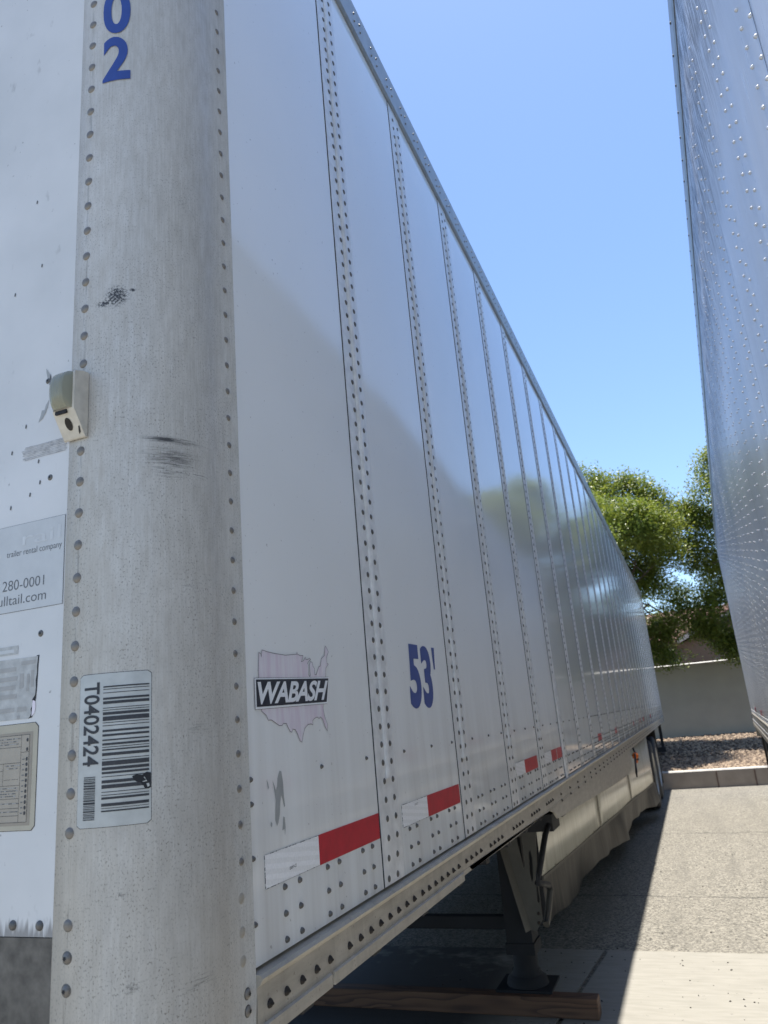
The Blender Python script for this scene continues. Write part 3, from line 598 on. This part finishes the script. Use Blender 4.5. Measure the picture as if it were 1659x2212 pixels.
b = MB(); b.box((-.012, YR + .001, Z0 - .1), (.006, YR + .07, ZTOP), 'rail'); b.build('rear_post', TR)
# top rail with rivet pairs
b = MB(); yr0 = .104
b.prism([(-.02, ZT), (.006, ZT - .004), (.013, ZT + .004), (.013, ZT + .128), (.004, ZTOP), (-.06, ZTOP + .006), (-.06, ZT)], 1, yr0 + .001, YR, 'top_rail')
y = .918 - .1533 * 5
while y < YR - .1:
    for dy in (0, .0505):
        for zr in (2.708, 2.674): b.dome((.013, y + dy, Z0 + zr), (1, 0, 0), .0046, .004, 'rivet_brown', 6)
    y += .1533
b.build('top_rail', TR)
# bottom rail
b = MB()
b.prism([(-.02, Z0 - .004), (.010, Z0 - .008), (.014, Z0 - .013), (.010, Z0 - .020), (.004, Z0 - .025), (.004, Z0 - .086), (-.02, Z0 - .086)], 1, .1035, YR, 'rail')
def lip(y0, y1): b.prism([(.0045, Z0 - .075), (.009, Z0 - .077), (.009, Z0 - .096), (.0045, Z0 - .096)], 1, y0, y1, 'rail')
lip(.1035, .34); lip(.35, 1.17)
b.prism([(1.171, Z0 - .074), (1.24, Z0 - .074), (1.262, Z0 - .088), (1.30, Z0 - .087), (1.8, Z0 - .093), (2.55, Z0 - .093), (2.66, Z0 - .116), (2.72, Z0 - .149), (5.4, Z0 - .263), (6.6, Z0 - .300), (6.9, Z0 - .29), (7.05, Z0 - .255), (7.1, Z0 - .12), (YR, Z0 - .12), (YR, Z0 - .0865), (1.171, Z0 - .0865)], 0, -.004, .0048, 'rail')
rail = b.build('bottom_rail', TR)
ys = [.137 + .0515 * i for i in range(5)] + [.425 + .051 * i for i in range(7)] + [.780, .838] + [.887 + .0503 * i for i in range(6)] + [1.214 + .053 * i for i in range(4)]
pts = [(y, -.055) for y in ys]
y = 1.49
while y < 2.7: pts += [(y + .052 * i, -.060) for i in range(4)]; y += .333
y = 2.88
while y < YR - .2: pts += [(y, -.061), (y, -.090)]; y += .288 if y < 4 else .25
b = MB(); b.dome((0, 0, 0), (0, 0, 1), .0072, .0055, 'bolt', 10); b.dome((0, 0, .004), (0, 0, 1), .0030, .0040, 'bolt', 6); b0 = b.build('bolt', rail)
b = MB()
for i, (y, z) in enumerate(pts):
    if i < 100:
        o = b0 if i == 0 else b0.copy()
        if i: C.objects.link(o); o.parent = rail
        o.location = (.004 if y < 1.17 or z > -.087 else .0048, y, Z0 + z); o.rotation_euler = (0, math.pi / 2, 0)
    else: b.dome((.0048, y, Z0 + z), (1, 0, 0), .0075, .006, 'bolt', 6)
if b.f: tag(b.build('bolt_row', rail), kind='stuff')
# badge: map outline, navy box, letters (all thin vinyl on the first panel)
def SI(y, z, off=.0006): return (off, y, Z0 + z)
up_ = [(0.149, 0.469), (0.156, 0.467), (0.157, 0.462), (0.16, 0.474), (0.18, .4715), (0.203, 0.470), (0.242, 0.469), (0.285, 0.473), (0.286, 0.477), (0.288, 0.473), (0.299, 0.471), (0.31, 0.472), (0.307, 0.466), (0.302, 0.46), (0.311, 0.462), (0.319, 0.469), (0.3205, 0.465), (0.328, 0.465), (0.337, 0.468), (0.341, 0.466), (0.332, 0.462), (0.327, 0.458), (0.3295, 0.456), (0.3285, 0.436), (0.333, 0.433), (0.336, 0.436), (0.335, 0.455), (0.34, 0.462), (0.347, 0.460), (0.349, 0.453), (0.355, 0.449), (0.355, 0.437), (0.361, 0.437), (0.374, 0.453), (0.382, 0.455), (0.387, 0.469), (0.403, 0.477), (0.407, 0.492), (0.41, 0.496), (0.416, 0.491), (0.422, 0.485), (0.411, 0.473), (0.412, 0.461), (0.418, 0.46), (0.406, 0.452), (0.401, 0.433), (.146, .424), (.1455, .44)]
lo_ = [(0.384, 0.381), (0.382, 0.373), (0.388, 0.355), (0.398, 0.342), (0.395, 0.33), (0.386, 0.338), (0.378, 0.352), (0.368, 0.357), (0.362, 0.354), (0.355, 0.357), (0.343, 0.355), (0.335, 0.351), (0.335, 0.343), (0.329, 0.345), (0.323, 0.345), (0.314, 0.344), (0.302, 0.338), (0.294, 0.327), (0.288, 0.314), (0.28, 0.317), (0.273, 0.329), (0.265, 0.337), (0.256, 0.338), (0.252, 0.333), (0.245, 0.335), (0.233, 0.349), (0.222, 0.349), (0.218, 0.346), (0.208, 0.346), (0.183, 0.356), (0.171, 0.356), (0.166, 0.364), (0.151, 0.371), (0.15, 0.374)]
def ribbon(mb, pts, wdt, off, mat, closed=False):
    n_ = len(pts)
    for i in range(n_ if closed else n_ - 1):
        a = Vector(pts[i]); c_ = Vector(pts[(i + 1) % n_]); d = (c_ - a).normalized(); q = Vector((-d.y, d.x)) * wdt * .5; e = d * wdt * .4
        mb.face([SI(*p, off) for p in (a - q - e, c_ - q + e, c_ + q + e, a + q - e)], mat)
b = MB()
from mathutils.geometry import tessellate_polygon
for pl in (up_, lo_):
    vv = [Vector((a, c_, 0)) for a, c_ in pl]; tr_ = tessellate_polygon([vv]); b.raw([SI(v.x, v.y, .0006) for v in vv], [tuple(f) for f in tr_], 'pink')
ribbon(b, up_[:46], .0009, .0010, 'outline'); ribbon(b, up_[46:] + up_[:1], .0009, .0010, 'outline'); ribbon(b, lo_, .0009, .0010, 'outline')
badge = b.build('map_badge', TR)
b = MB()
b.face([SI(y, z, .0012) for y, z in ((.1302, .3735), (.4015, .3815), (.4165, .4343), (.1305, .4258))], 'outline')
b.face([SI(y, z, .0015) for y, z in ((.1309, .3742), (.4010, .3821), (.4158, .4338), (.1311, .4251))], 'badge_white')
b.face([SI(y, z, .0018) for y, z in ((.1350, .3780), (.3985, .3852), (.4128, .4312), (.1352, .4230))], 'navy')
put_text(b, 'WABASH', quadmap((.139, .4195), (.4085, .4272), (.139, .3818), (.3955, .3890), lambda y, z: SI(y, z, .0022)), 'badge_white', bold=.03, shear=.22, spacing=.93)
put_text(b, 'R', quadmap((.3615, .3335), (.3645, .3335), (.3615, .3305), (.3645, .3305), lambda y, z: SI(y, z, .001)), 'outline', bold=0)
b.build('badge_lettering', badge)
b = MB()
put_text(b, "5", quadmap((.903, .5335), (.990, .5345), (.890, .3655), (.985, .3655), SI), 'blue', bold=.045)
put_text(b, "3", quadmap((1.000, .5345), (1.086, .5355), (1.000, .3655), (1.084, .3655), SI), 'blue', bold=.045)
b.face([SI(*p) for p in ((1.104, .5345), (1.130, .5350), (1.1215, .4725), (1.110, .4725))], 'blue')
b.build('length_number', TR)
def tape(y0, y1, y2, z1, h=.0505, rep=None):
    b = MB()
    if y1 > y0:
        b.box((0, y0, Z0 + z1 - h), (.0006, y1, Z0 + z1), 'reflex')
        for q0, q1, w0, w1 in ((y0, y1, z1 - .0009, z1), (y0, y1, z1 - h, z1 - h + .0009), (y0, y0 + .0012, z1 - h + .001, z1 - .001)): b.box((.00035, q0, Z0 + w0), (.00075, q1, Z0 + w1), 'remnant')
        r = random.Random(int(y0 * 100))
        for i in range(26):                 # worn dark edge nicks
            y = r.uniform(y0, y1); top = r.random() < .6; zz = Z0 + (z1 - .0012 if top else z1 - h); b.box((.0003, y, zz), (.0009, y + r.uniform(.002, .008), zz + .0012), 'ink_grey')
        for i in range(12): z = r.uniform(z1 - h, z1 - .004); b.box((.0003, y0 - .0002, Z0 + z), (.0009, y0 + .0016, Z0 + z + .003), 'ink_grey')
    o = b.build('reflective_strip', TR) if y1 > y0 else None
    b = MB(); b.box((0, y1, Z0 + z1 - h), (.0007, y2, Z0 + z1), 'red'); 
    if rep: b.box((0, rep[0], Z0 + z1 - h), (.0007, rep[1], Z0 + z1), 'red')
    if o: b.build('red_half', o)
    else: tag(b.build('reflective_strip', TR), 'red reflective strip')
    if o and y0 < .2:
        b = MB(); put_text(b, 'DOT-C2', quadmap((.222, .1172), (.2455, .1185), (.222, .1128), (.2455, .1138), lambda y, z: SI(y, z, .0011)), 'ink', bold=.01); b.build('print', o)
    if o and .7 < y0 < .8:
        b = MB(); put_text(b, 'DOT-C2', quadmap((.850, .1405), (.874, .1412), (.850, .1365), (.874, .137), lambda y, z: SI(y, z, .0011)), 'ink', bold=.01); b.build('print', o)
tape(.1425, .3325, .6185, .1495); tape(.760, .9455, 1.2325, .1485); tape(1.993, 2.172, 2.438, .1475); tape(2.606, 2.80, 2.95, .146, rep=(2.965, 3.13))
tape(1, 1, 0, 0) if False else None
def redonly(y0, y1, z): tape(y0, y0, y1, z)
redonly(4.76, 5.06, .138); redonly(6.06, 6.38, .134); redonly(8.1, 8.4, .13); redonly(9.3, 9.6, .13); redonly(10.1, 10.4, .13); redonly(12.0, 12.3, .13)
# peeled paint patches on the first panel
b = MB(); r = random.Random(4)
for pl in ([(.196, .262), (.203, .272), (.209, .270), (.213, .252), (.214, .228), (.2165, .214), (.213, .212), (.209, .224), (.205, .232), (.201, .222), (.198, .204), (.1915, .19), (.187, .186), (.182, .196), (.184, .212), (.186, .226), (.1825, .243), (.1775, .259), (.184, .25), (.188, .242), (.193, .248)],
           [(.209, .198), (.2135, .196), (.215, .180), (.212, .168), (.211, .178), (.2035, .177), (.206, .184)], [(.159, .262), (.1635, .256), (.166, .248), (.1625, .246)], [(.168, .196), (.172, .192), (.170, .186), (.166, .19)]):
    vv = [Vector((a, c_, 0)) for a, c_ in pl]; b.raw([SI(v.x, v.y, .0005) for v in vv], [tuple(f) for f in tessellate_polygon([vv])], 'peel')
b.build('peeled_patch', TR)
# repair strip over the fifth seam
b = MB(); pr = [(.0022, 3.11), (.010, 3.125), (.014, 3.145), (.010, 3.165), (.0022, 3.18)]
b.prism([(x * .8, y) for x, y in pr], 2, Z0 - .012, Z0 + .52, 'strip', True); b.build('repair_strip', TR)
# roof, floor, cross members, far side, rear door
b = MB(); b.box((-W + .02, YF + .05, ZTOP - .004), (-.061, YR + .04, ZTOP + .004), 'roof'); b.build('roof', TR)
b = MB(); b.box((-W + .03, YF + .05, Z0 - .045), (-.17, .1, Z0 - .006), 'floor'); b.box((-W + .03, .101, Z0 - .045), (-.021, YR + .06, Z0 - .006), 'floor')
for k in range(52): y = .35 + k * .325; b.box((-W + .03, y, Z0 - .145), (-.06, y + .045, Z0 - .0455), 'steel')
b.box((-W + .05, .3, Z0 - .150), (-.12, 2.3, Z0 - .1455), 'steel'); b.build('floor_frame', TR)
b = MB(); b.box((-W, .1, Z0 - .12), (-W + .012, YR, ZTOP), 'side'); b.box((-W, YF, Z0 - .14), (-W + .17, .099, ZTOP), 'rail'); b.build('far_side_wall', TR)
b = MB(); b.box((-W + .012, YR + .02, Z0 + .0), (-.013, YR + .06, ZTOP - .02), 'side'); b.build('rear_door', TR)
# landing gear
def leg(x):
    LG = MB(); y = 3.54
    LG.box((x - .072, y - .08, .30), (x + .072, y + .08, Z0 - .146), 'legpaint')
    LG.box((x - .080, y - .088, .275), (x + .080, y + .088, .33), 'legpaint')
    LG.tube([(x, y, .30), (x, y, .20), (x, y, .165)], [.066, .066, .085], 'legpaint', 20)
    o = LG.build('landing_leg', TR)
    F = MB(); zt = .107
    F.box((x - .15, y - .13, zt), (x + .15, y + .13, zt + .012), 'legpaint')
    F.tube([(x, y, zt + .0122), (x, y, zt + .045), (x, y, zt + .062)], [.115, .105, .08], 'legpaint', 20)
    F.tube([(x - .075, y, zt + .065), (x + .075, y, zt + .065)], .022, 'steel'); F.build('foot_plate', o)
    return o
lg = leg(-.43); leg(-W + .455)
# gusset plate with slotted holes: braces the leg outwards to the side rail
b = MB(); yg = 3.43
outer = [(-.439, .835), (-.43, 1.02), (-.235, 1.02), (-.256, .926), (-.279, .69), (-.283, .454), (-.324, .398), (-.35, .406)]
holes = [[(-.371, .868), (-.342, .872), (-.341, .80), (-.343, .722), (-.351, .708), (-.357, .753)], [(-.312, .789), (-.301, .805), (-.296, .752), (-.305, .66), (-.314, .641), (-.319, .69)], [(-.292, .628), (-.286, .615), (-.285, .556), (-.290, .533), (-.298, .544)]]
tr_ = tessellate_polygon([[Vector((a, c_, 0)) for a, c_ in pl] for pl in [outer] + holes])
allp = outer + [p for h in holes for p in h]
for yo in (yg, yg + .008): b.raw([(a, yo, c_) for a, c_ in allp], [tuple(f) for f in tr_], 'legplate')
for pl in [outer] + holes:
    for i in range(len(pl)): a, c_ = pl[i], pl[(i + 1) % len(pl)]; b.face([(a[0], yg, a[1]), (c_[0], yg, c_[1]), (c_[0], yg + .008, c_[1]), (a[0], yg + .008, a[1])], 'legplate')
b.raw([(-.439, yg, .835), (-.35, yg, .406), (-.375, yg - .035, .40), (-.468, yg - .035, .835), (-.43, yg, 1.02), (-.459, yg - .035, 1.02)], [(0, 1, 2, 3), (4, 0, 3, 5)], 'legplate')
b.box((-.345, yg + .03, .42), (-.262, yg + .04, .90), 'steel')
for p in ((-.36, .915), (-.29, .90), (-.305, .44), (-.30, .485)): b.dome((p[0], yg, p[1]), (0, -1, 0), .009, .008, 'bolt', 8)
b.build('gusset_plate', TR)
b = MB(); b.box((-W + .52, 3.51, .385), (-.49, 3.57, .45), 'legpaint'); b.tube([(-W + .5, 3.54, .8), (-.5, 3.54, .8)], .025, 'steel'); b.build('cross_brace', TR)
b = MB(); pth = [(-.33, 3.62, .93), (-.2, 3.60, .945), (-.17, 3.42, .945), (-.18, 3.30, .90), (-.19, 3.06, .755), (-.195, 3.02, .72), (-.19, 3.12, .695), (-.19, 3.26, .66), (-.19, 3.28, .62), (-.195, 3.10, .52)]
b.tube(pth, .0155, 'steel', 8); b.tube([(-.19, 3.275, .63), (-.192, 3.19, .57), (-.195, 3.095, .515)], .0165, 'legplate', 10)
b.box((-.34, 3.38, .90), (-.15, 3.60, .985), 'steel'); b.box((-.17, 3.50, .955), (-.11, 3.62, .985), 'rivet'); b.build('crank_handle', TR)
# side skirt: three cream panels and a hanging rubber flap
SK = [(-.5, 4.56), (-.34, 6.75), (-.20, 8.7), (-.035, 10.56)]
def skx(y):
    for (xa, ya), (xb_, yb) in zip(SK, SK[1:]):
        if y <= yb: return lerp(xa, xb_, (y - ya) / (yb - ya))
    return SK[-1][0]
sk = thing('side_skirt', None, None); sk.parent = TR
def seg_panel(y0, y1):
    b = MB(); vs = []; n_ = 14
    for i in range(n_ + 1):
        y = lerp(y0, y1, i / n_); x = skx(y); bow = .007 * math.sin(math.pi * i / n_)
        vs += [(x + bow, y, .435), (x + bow * 1.5, y, .65), (x, y, Z0 - .147)]
    b.raw(vs, [(3 * i + j, 3 * i + 3 + j, 3 * i + 4 + j, 3 * i + 1 + j) for i in range(n_) for j in (0, 1)], 'skirt', True)
    for i in (0, n_):
        y = lerp(y0, y1, i / n_) + (.05 if i == 0 else -.05)
        for z in (.47, .6, .74, .9): b.dome((skx(y) + .003, y, z), (1, -.08, 0), .008, .006, 'rivet', 6)
    for i in range(1, 6): y = lerp(y0, y1, i / 6); b.dome((skx(y) + .009, y, .455), (1, -.08, 0), .007, .006, 'rivet', 6)
    o = b.build('skirt_panel', sk); o.modifiers.new('thick', 'SOLIDIFY').thickness = .006
for y0, y1 in ((4.56, 6.74), (6.76, 8.69), (8.71, 10.56)): seg_panel(y0, y1)
b = MB()
for y in (6.75, 8.70): x = skx(y); b.box((x, y - .022, .43), (x + .014, y + .022, Z0 - .15), 'rail')
b.build('joint_strip', sk)
b = MB(); b.face([(skx(y) + .004, y, z) for y, z in ((4.56, .425), (6.75, .425))] + [(skx(y) + .004, y, z) for y, z in ((6.75, .46), (4.56, .46))], 'steel')
for ya, yb in ((4.56, 6.75), (6.75, 8.7), (8.7, 10.56)): b.prism([(0, 0)] * 0 or [(skx(ya) + .0, ya), (skx(yb) + .0, yb), (skx(yb) + .016, yb), (skx(ya) + .016, ya)], 2, .425, .445, 'legplate')
b.build('clamp_bar', sk)
b = MB(); vs = []; n_ = 150
for i in range(n_ + 1):
    y = lerp(4.50, 10.75, i / n_); x = skx(max(4.56, min(y, 10.56)))
    wv_ = .018 * math.sin(y * 5.1) + .009 * math.sin(y * 11.3 + 1) + .03 * math.sin(y * 1.9); hz = .15 + .012 * (y - 4.5) + .03 * math.sin(y * 2.6 + 3.2) + .010 * math.sin(y * 5.3)
    if i < 2: hz += .02
    vs += [(x + .010, y, .432), (x + .012 + wv_ * .5, y, .33), (x + .015 + wv_, y, hz)]
b.raw(vs, [(3 * i + j, 3 * i + 3 + j, 3 * i + 4 + j, 3 * i + 1 + j) for i in range(n_) for j in (0, 1)], 'flap', True)
b.build('rubber_flap', sk)
b = MB()
for (xa, ya), (xb_, yb) in zip(SK, SK[1:]): b.raw([(-W - xa, ya, .3), (-W - xb_, yb, .3), (-W - xb_, yb, Z0 - .147), (-W - xa, ya, Z0 - .147)], [(0, 1, 2, 3)], 'skirt')
o = b.build('skirt_panel', sk); o.modifiers.new('thick', 'SOLIDIFY').thickness = .006
# wheels and suspension
def wheel(y, x, side):
    R_, wd = .485, .25; b = MB(); prof = [(.30, 0), (.36, -.008), (.44, -.004), (.472, .012), (.485, .03)] + [(.485, .03 + (wd - .06) * k / 10) if k % 3 else (.476, .03 + (wd - .06) * k / 10) for k in range(1, 10)] + [(.485, wd - .03), (.472, wd - .012), (.44, wd + .004), (.36, wd + .008), (.30, wd)]
    vs = []; N = 40; n_ = len(prof)
    for k in range(N):
        a = 2 * math.pi * k / N
        for r_, d in prof: vs.append((x - side * d, y + r_ * math.cos(a), .485 + r_ * math.sin(a)))
    fs = [(k * n_ + i, k * n_ + i + 1, ((k + 1) % N) * n_ + i + 1, ((k + 1) % N) * n_ + i) for k in range(N) for i in range(n_ - 1)]
    W_ = thing('wheel', None, None); W_.parent = TR; W_.location = (x, y, .485)
    b.raw(vs, fs, 'tyre', True); o = b.build('tyre', W_, (x, y, .485)); o.location = (0, 0, 0)
    b = MB(); vs = []; pr = [(.30, .0), (.285, .012), (.27, .06), (.20, .09), (.11, .09), (.10, .02), (0.001, .015)]
    for k in range(24):
        a = 2 * math.pi * k / 24
        for r_, d in pr: vs.append((x - side * d, y + r_ * math.cos(a), .485 + r_ * math.sin(a)))
    n_ = len(pr); fs = [(k * n_ + i, k * n_ + i + 1, ((k + 1) % 24) * n_ + i + 1, ((k + 1) % 24) * n_ + i) for k in range(24) for i in range(n_ - 1)]
    b.raw(vs, fs, 'rim', True)
    for k in range(10): a = 2 * math.pi * k / 10; b.dome((x - side * .088, y + .165 * math.cos(a), .485 + .165 * math.sin(a)), (side, 0, 0), .013, .03, 'rivet', 6)
    o = b.build('rim', W_, (x, y, .485)); o.location = (0, 0, 0)
for y in (11.45, 12.62):
    wheel(y, -.035, 1); wheel(y, -.33, 1); wheel(y, -W + .035, -1)
b = MB()
for y in (11.45, 12.62): b.tube([(-.3, y, .485), (-W + .3, y, .485)], .07, 'steel', 10)
for x in (-.85, -W + .85): b.box((x - .05, 10.6, .62), (x + .05, 13.4, .78), 'steel'); b.box((x - .04, 10.7, .78), (x + .04, 13.3, Z0 - .146), 'steel')
b.build('axle_frame', TR)
b = MB(); b.box((-.66, 13.22, .18), (-.03, 13.235, Z0 - .146), 'flap'); b.build('mudflap', TR)
b = MB()
for x in (-.11, -W + .11): b.prism([(17.15, Z0 - .13), (17.25, Z0 - .13), (17.24, .47), (17.17, .47)], 0, x - .03, x + .03, 'steel')
for x in (-.5, -W + .5): b.box((x - .03, 17.16, .47), (x + .03, 17.24, Z0 - .13), 'steel')
b.box((-W + .06, 17.15, .44), (-.06, 17.25, .54), 'steel'); b.build('rear_bumper', TR)
# amber lamp with its cable hanging from the rail
b = MB(); c0 = Vector((-.0, 7.95, .0)); yl = 7.5
b.dome((.02, yl + .02, Z0 - .20), (.3, -1, 0), .034, .03, 'amber', 12); b.dome((.02, yl + .02, Z0 - .20), (.3, 1, 0), .034, .02, 'bolt', 12); b.dome((.02, yl + .02, Z0 - .255), (.6, -.8, 0), .02, .02, 'amber', 10); am = b.build('side_lamp', TR); tag(am, 'orange side lamp dangling from its cable')
b = MB(); b.tube([(.0, yl + .1, Z0 - .12), (.02, yl + .05, Z0 - .17), (.025, yl - .05, Z0 - .20), (.03, yl - .22, Z0 - .25), (.03, yl - .36, Z0 - .33), (.03, yl - .34, Z0 - .37), (.025, yl - .2, Z0 - .33), (.02, yl - .12, Z0 - .25), (.015, yl + .05, Z0 - .21)], .009, 'steel', 6)
b.tube([(.02, yl + .05, Z0 - .17), (.03, yl + .1, Z0 - .245)], .016, 'bolt', 6); b.build('cable', am)
# ------------------------------------------------------------------ timber under the landing gear
b = MB(); b.box((-W - .1, 3.37, .0125), (-.045, 3.465, .106), 'wood'); pl = b.build('timber_beam', None, (-1.4, 3.42, .0125)); md = pl.modifiers.new('bevel', 'BEVEL'); md.width = .006; md.segments = 2
tag(pl, 'brown grained timber beam lying on the concrete under the foot of the landing leg', 'beam', kind='thing')
# ------------------------------------------------------------------ far (right-hand) riveted trailer
TH = math.atan(.041); Y0, Y1 = -1.0, 12.3
T2 = thing('semi_trailer', 'riveted silvery white box trailer on the right with stained upper sheet', 'trailer', (.995, 0, 0), -TH)
# local frame: x = out of the far side (its near face is x=0, facing -x), y along the side
ZL, ZH = Z0 + .02, Z0 + 2.655
posts = []; s = .41 - .42 * 10
while s < Y1 - .1: posts.append(s); s += .42
def bulge(y, z):
    d = min(abs(y - p) for p in posts); e = .5 - .5 * math.cos(min(d / .21, 1) * math.pi)
    hz = max(0., min(1., (z - ZL) / .15)) * max(0., min(1., (ZH - z) / .12))
    return -(.0032 * e + .0028 * math.sin(y * 1.7 + z * 1.1) * math.sin(z * 2.6 + .5) + .0015 * math.sin(y * 4.1 + z * 3.3) + (.009 * math.exp(-((z - Z0 - 2.3) / .22) ** 2) * (.6 + .4 * math.sin(y * 5)))) * hz
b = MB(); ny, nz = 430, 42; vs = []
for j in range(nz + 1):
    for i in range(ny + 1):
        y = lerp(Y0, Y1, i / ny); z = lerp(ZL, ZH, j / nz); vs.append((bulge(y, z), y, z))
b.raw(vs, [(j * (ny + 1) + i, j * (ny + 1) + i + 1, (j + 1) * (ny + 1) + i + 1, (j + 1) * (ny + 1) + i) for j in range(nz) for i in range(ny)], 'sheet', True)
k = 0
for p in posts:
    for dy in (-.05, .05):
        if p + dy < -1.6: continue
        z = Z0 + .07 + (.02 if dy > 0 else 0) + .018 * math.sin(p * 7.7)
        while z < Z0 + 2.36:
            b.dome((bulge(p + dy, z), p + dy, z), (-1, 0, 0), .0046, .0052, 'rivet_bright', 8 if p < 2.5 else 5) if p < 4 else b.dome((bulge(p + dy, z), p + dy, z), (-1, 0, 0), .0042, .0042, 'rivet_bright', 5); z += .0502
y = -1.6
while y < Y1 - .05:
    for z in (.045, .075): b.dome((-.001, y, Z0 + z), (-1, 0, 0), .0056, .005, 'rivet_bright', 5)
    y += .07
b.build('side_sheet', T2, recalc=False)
b = MB(); s = .338 - 1.22 * 3
while s < Y1:
    q = [lerp(ZL, ZH, j / 60) for j in range(61)]; b.raw([(bulge(s + e, z) - .0007, s + e, z) for z in q for e in (-.0016, .0016)], [(2 * j, 2 * j + 1, 2 * j + 3, 2 * j + 2) for j in range(60)], 'steel'); s += 1.22
b.build('sheet_joint', T2)
b = MB(); b.prism([(.02, ZH), (-.004, ZH - .012), (-.009, ZH), (-.009, ZH + .018), (-.005, ZH + .03), (-.006, ZH + .125), (.012, ZH + .150), (.08, ZH + .155), (.08, ZH)], 1, Y0, Y1, 'top_rail')
y = Y0 + .1
while y < Y1: b.dome((-.006, y, ZH + .085), (-1, 0, 0), .006, .005, 'rivet', 6); y += .16
b.build('top_rail', T2)
b = MB(); b.prism([(.02, ZL), (-.008, ZL + .01), (-.012, ZL), (-.010, ZL - .03), (-.012, ZL - .04), (-.012, ZL - .13), (-.018, ZL - .14), (-.018, ZL - .19), (-.01, ZL - .20), (.03, ZL - .20)], 1, Y0, Y1 - .05, 'rail')
y = Y0 + .1
while y < Y1 - .1: b.dome((-.012, y, ZL - .085), (-1, 0, 0), .008, .006, 'rivet_bright' if y > 6 else 'rivet', 6); y += .11
b.build('bottom_rail', T2)
b = MB(); b.box((-.006, Y1, Z0 - .1), (.03, Y1 + .05, ZH + .15), 'strip'); b.box((-.002, Y1 - .02, Z0 - .33), (.12, Y1 + .05, Z0 - .105), 'rail'); b.build('rear_post', T2)
b = MB(); b.box((.06, Y0 + .02, ZH + .14), (2.56, Y1, ZH + .15), 'roof'); b.build('roof', T2)
b = MB(); b.box((.02, Y0, Z0 - .06), (2.57, Y1, Z0 - .01), 'floor')
for k in range(48): y = Y0 + .2 + k * .33; b.box((.03, y, Z0 - .16), (2.56, y + .045, Z0 - .061), 'steel')
b.build('floor_frame', T2)
b = MB(); b.box((2.575, Y0, Z0 - .2), (2.59, Y1, ZH + .1), 'sheet'); b.box((.03, Y1 - .02, Z0), (2.57, Y1 + .03, ZH + .13), 'sheet'); b.box((.03, Y0 - .02, Z0 - .2), (2.57, Y0 + .001, ZH + .13), 'front'); b.build('end_walls', T2)
_tr = TR; TR = T2
for y in (10.5, 9.25):
    wheel(y, .045, -1); wheel(y, .34, -1); wheel(y, 2.54, 1)
TR = _tr
b = MB(); b.box((.03, 11.32, .24), (.66, 11.34, Z0 - .165), 'flap'); b.box((.02, 11.28, .22), (.70, 11.38, .26), 'steel'); b.build('mudflap', T2)
b = MB(); b.box((.5, 8.4, .62), (.6, 12.2, .80), 'steel'); b.box((1.95, 8.4, .62), (2.05, 12.2, .80), 'steel'); b.box((.52, 8.6, .8), (.58, 12.2, 1.04), 'steel')
for y in (10.5, 9.25): b.tube([(.3, y, .485), (2.3, y, .485)], .07, 'steel', 10)
b.box((.1, 12.2, .45), (2.5, 12.3, .55), 'steel'); b.build('axle_frame', T2)
b = MB()
for x in (.5, 2.1): b.box((x - .08, .2, .3), (x + .08, .36, Z0 - .17), 'legpaint'); b.box((x - .06, .22, .06), (x + .06, .34, .3), 'legpaint'); b.box((x - .14, .14, .012), (x + .14, .42, .055), 'legpaint')
b.build('landing_leg', T2)
for y0 in (.0, 1.9, 3.8, 5.7, 7.6, 9.5): b = MB(); b.box((-.0165, y0, Z0 + .095), (-.0125, y0 + .28, Z0 + .145), 'red'); b.build('reflective_strip', T2)
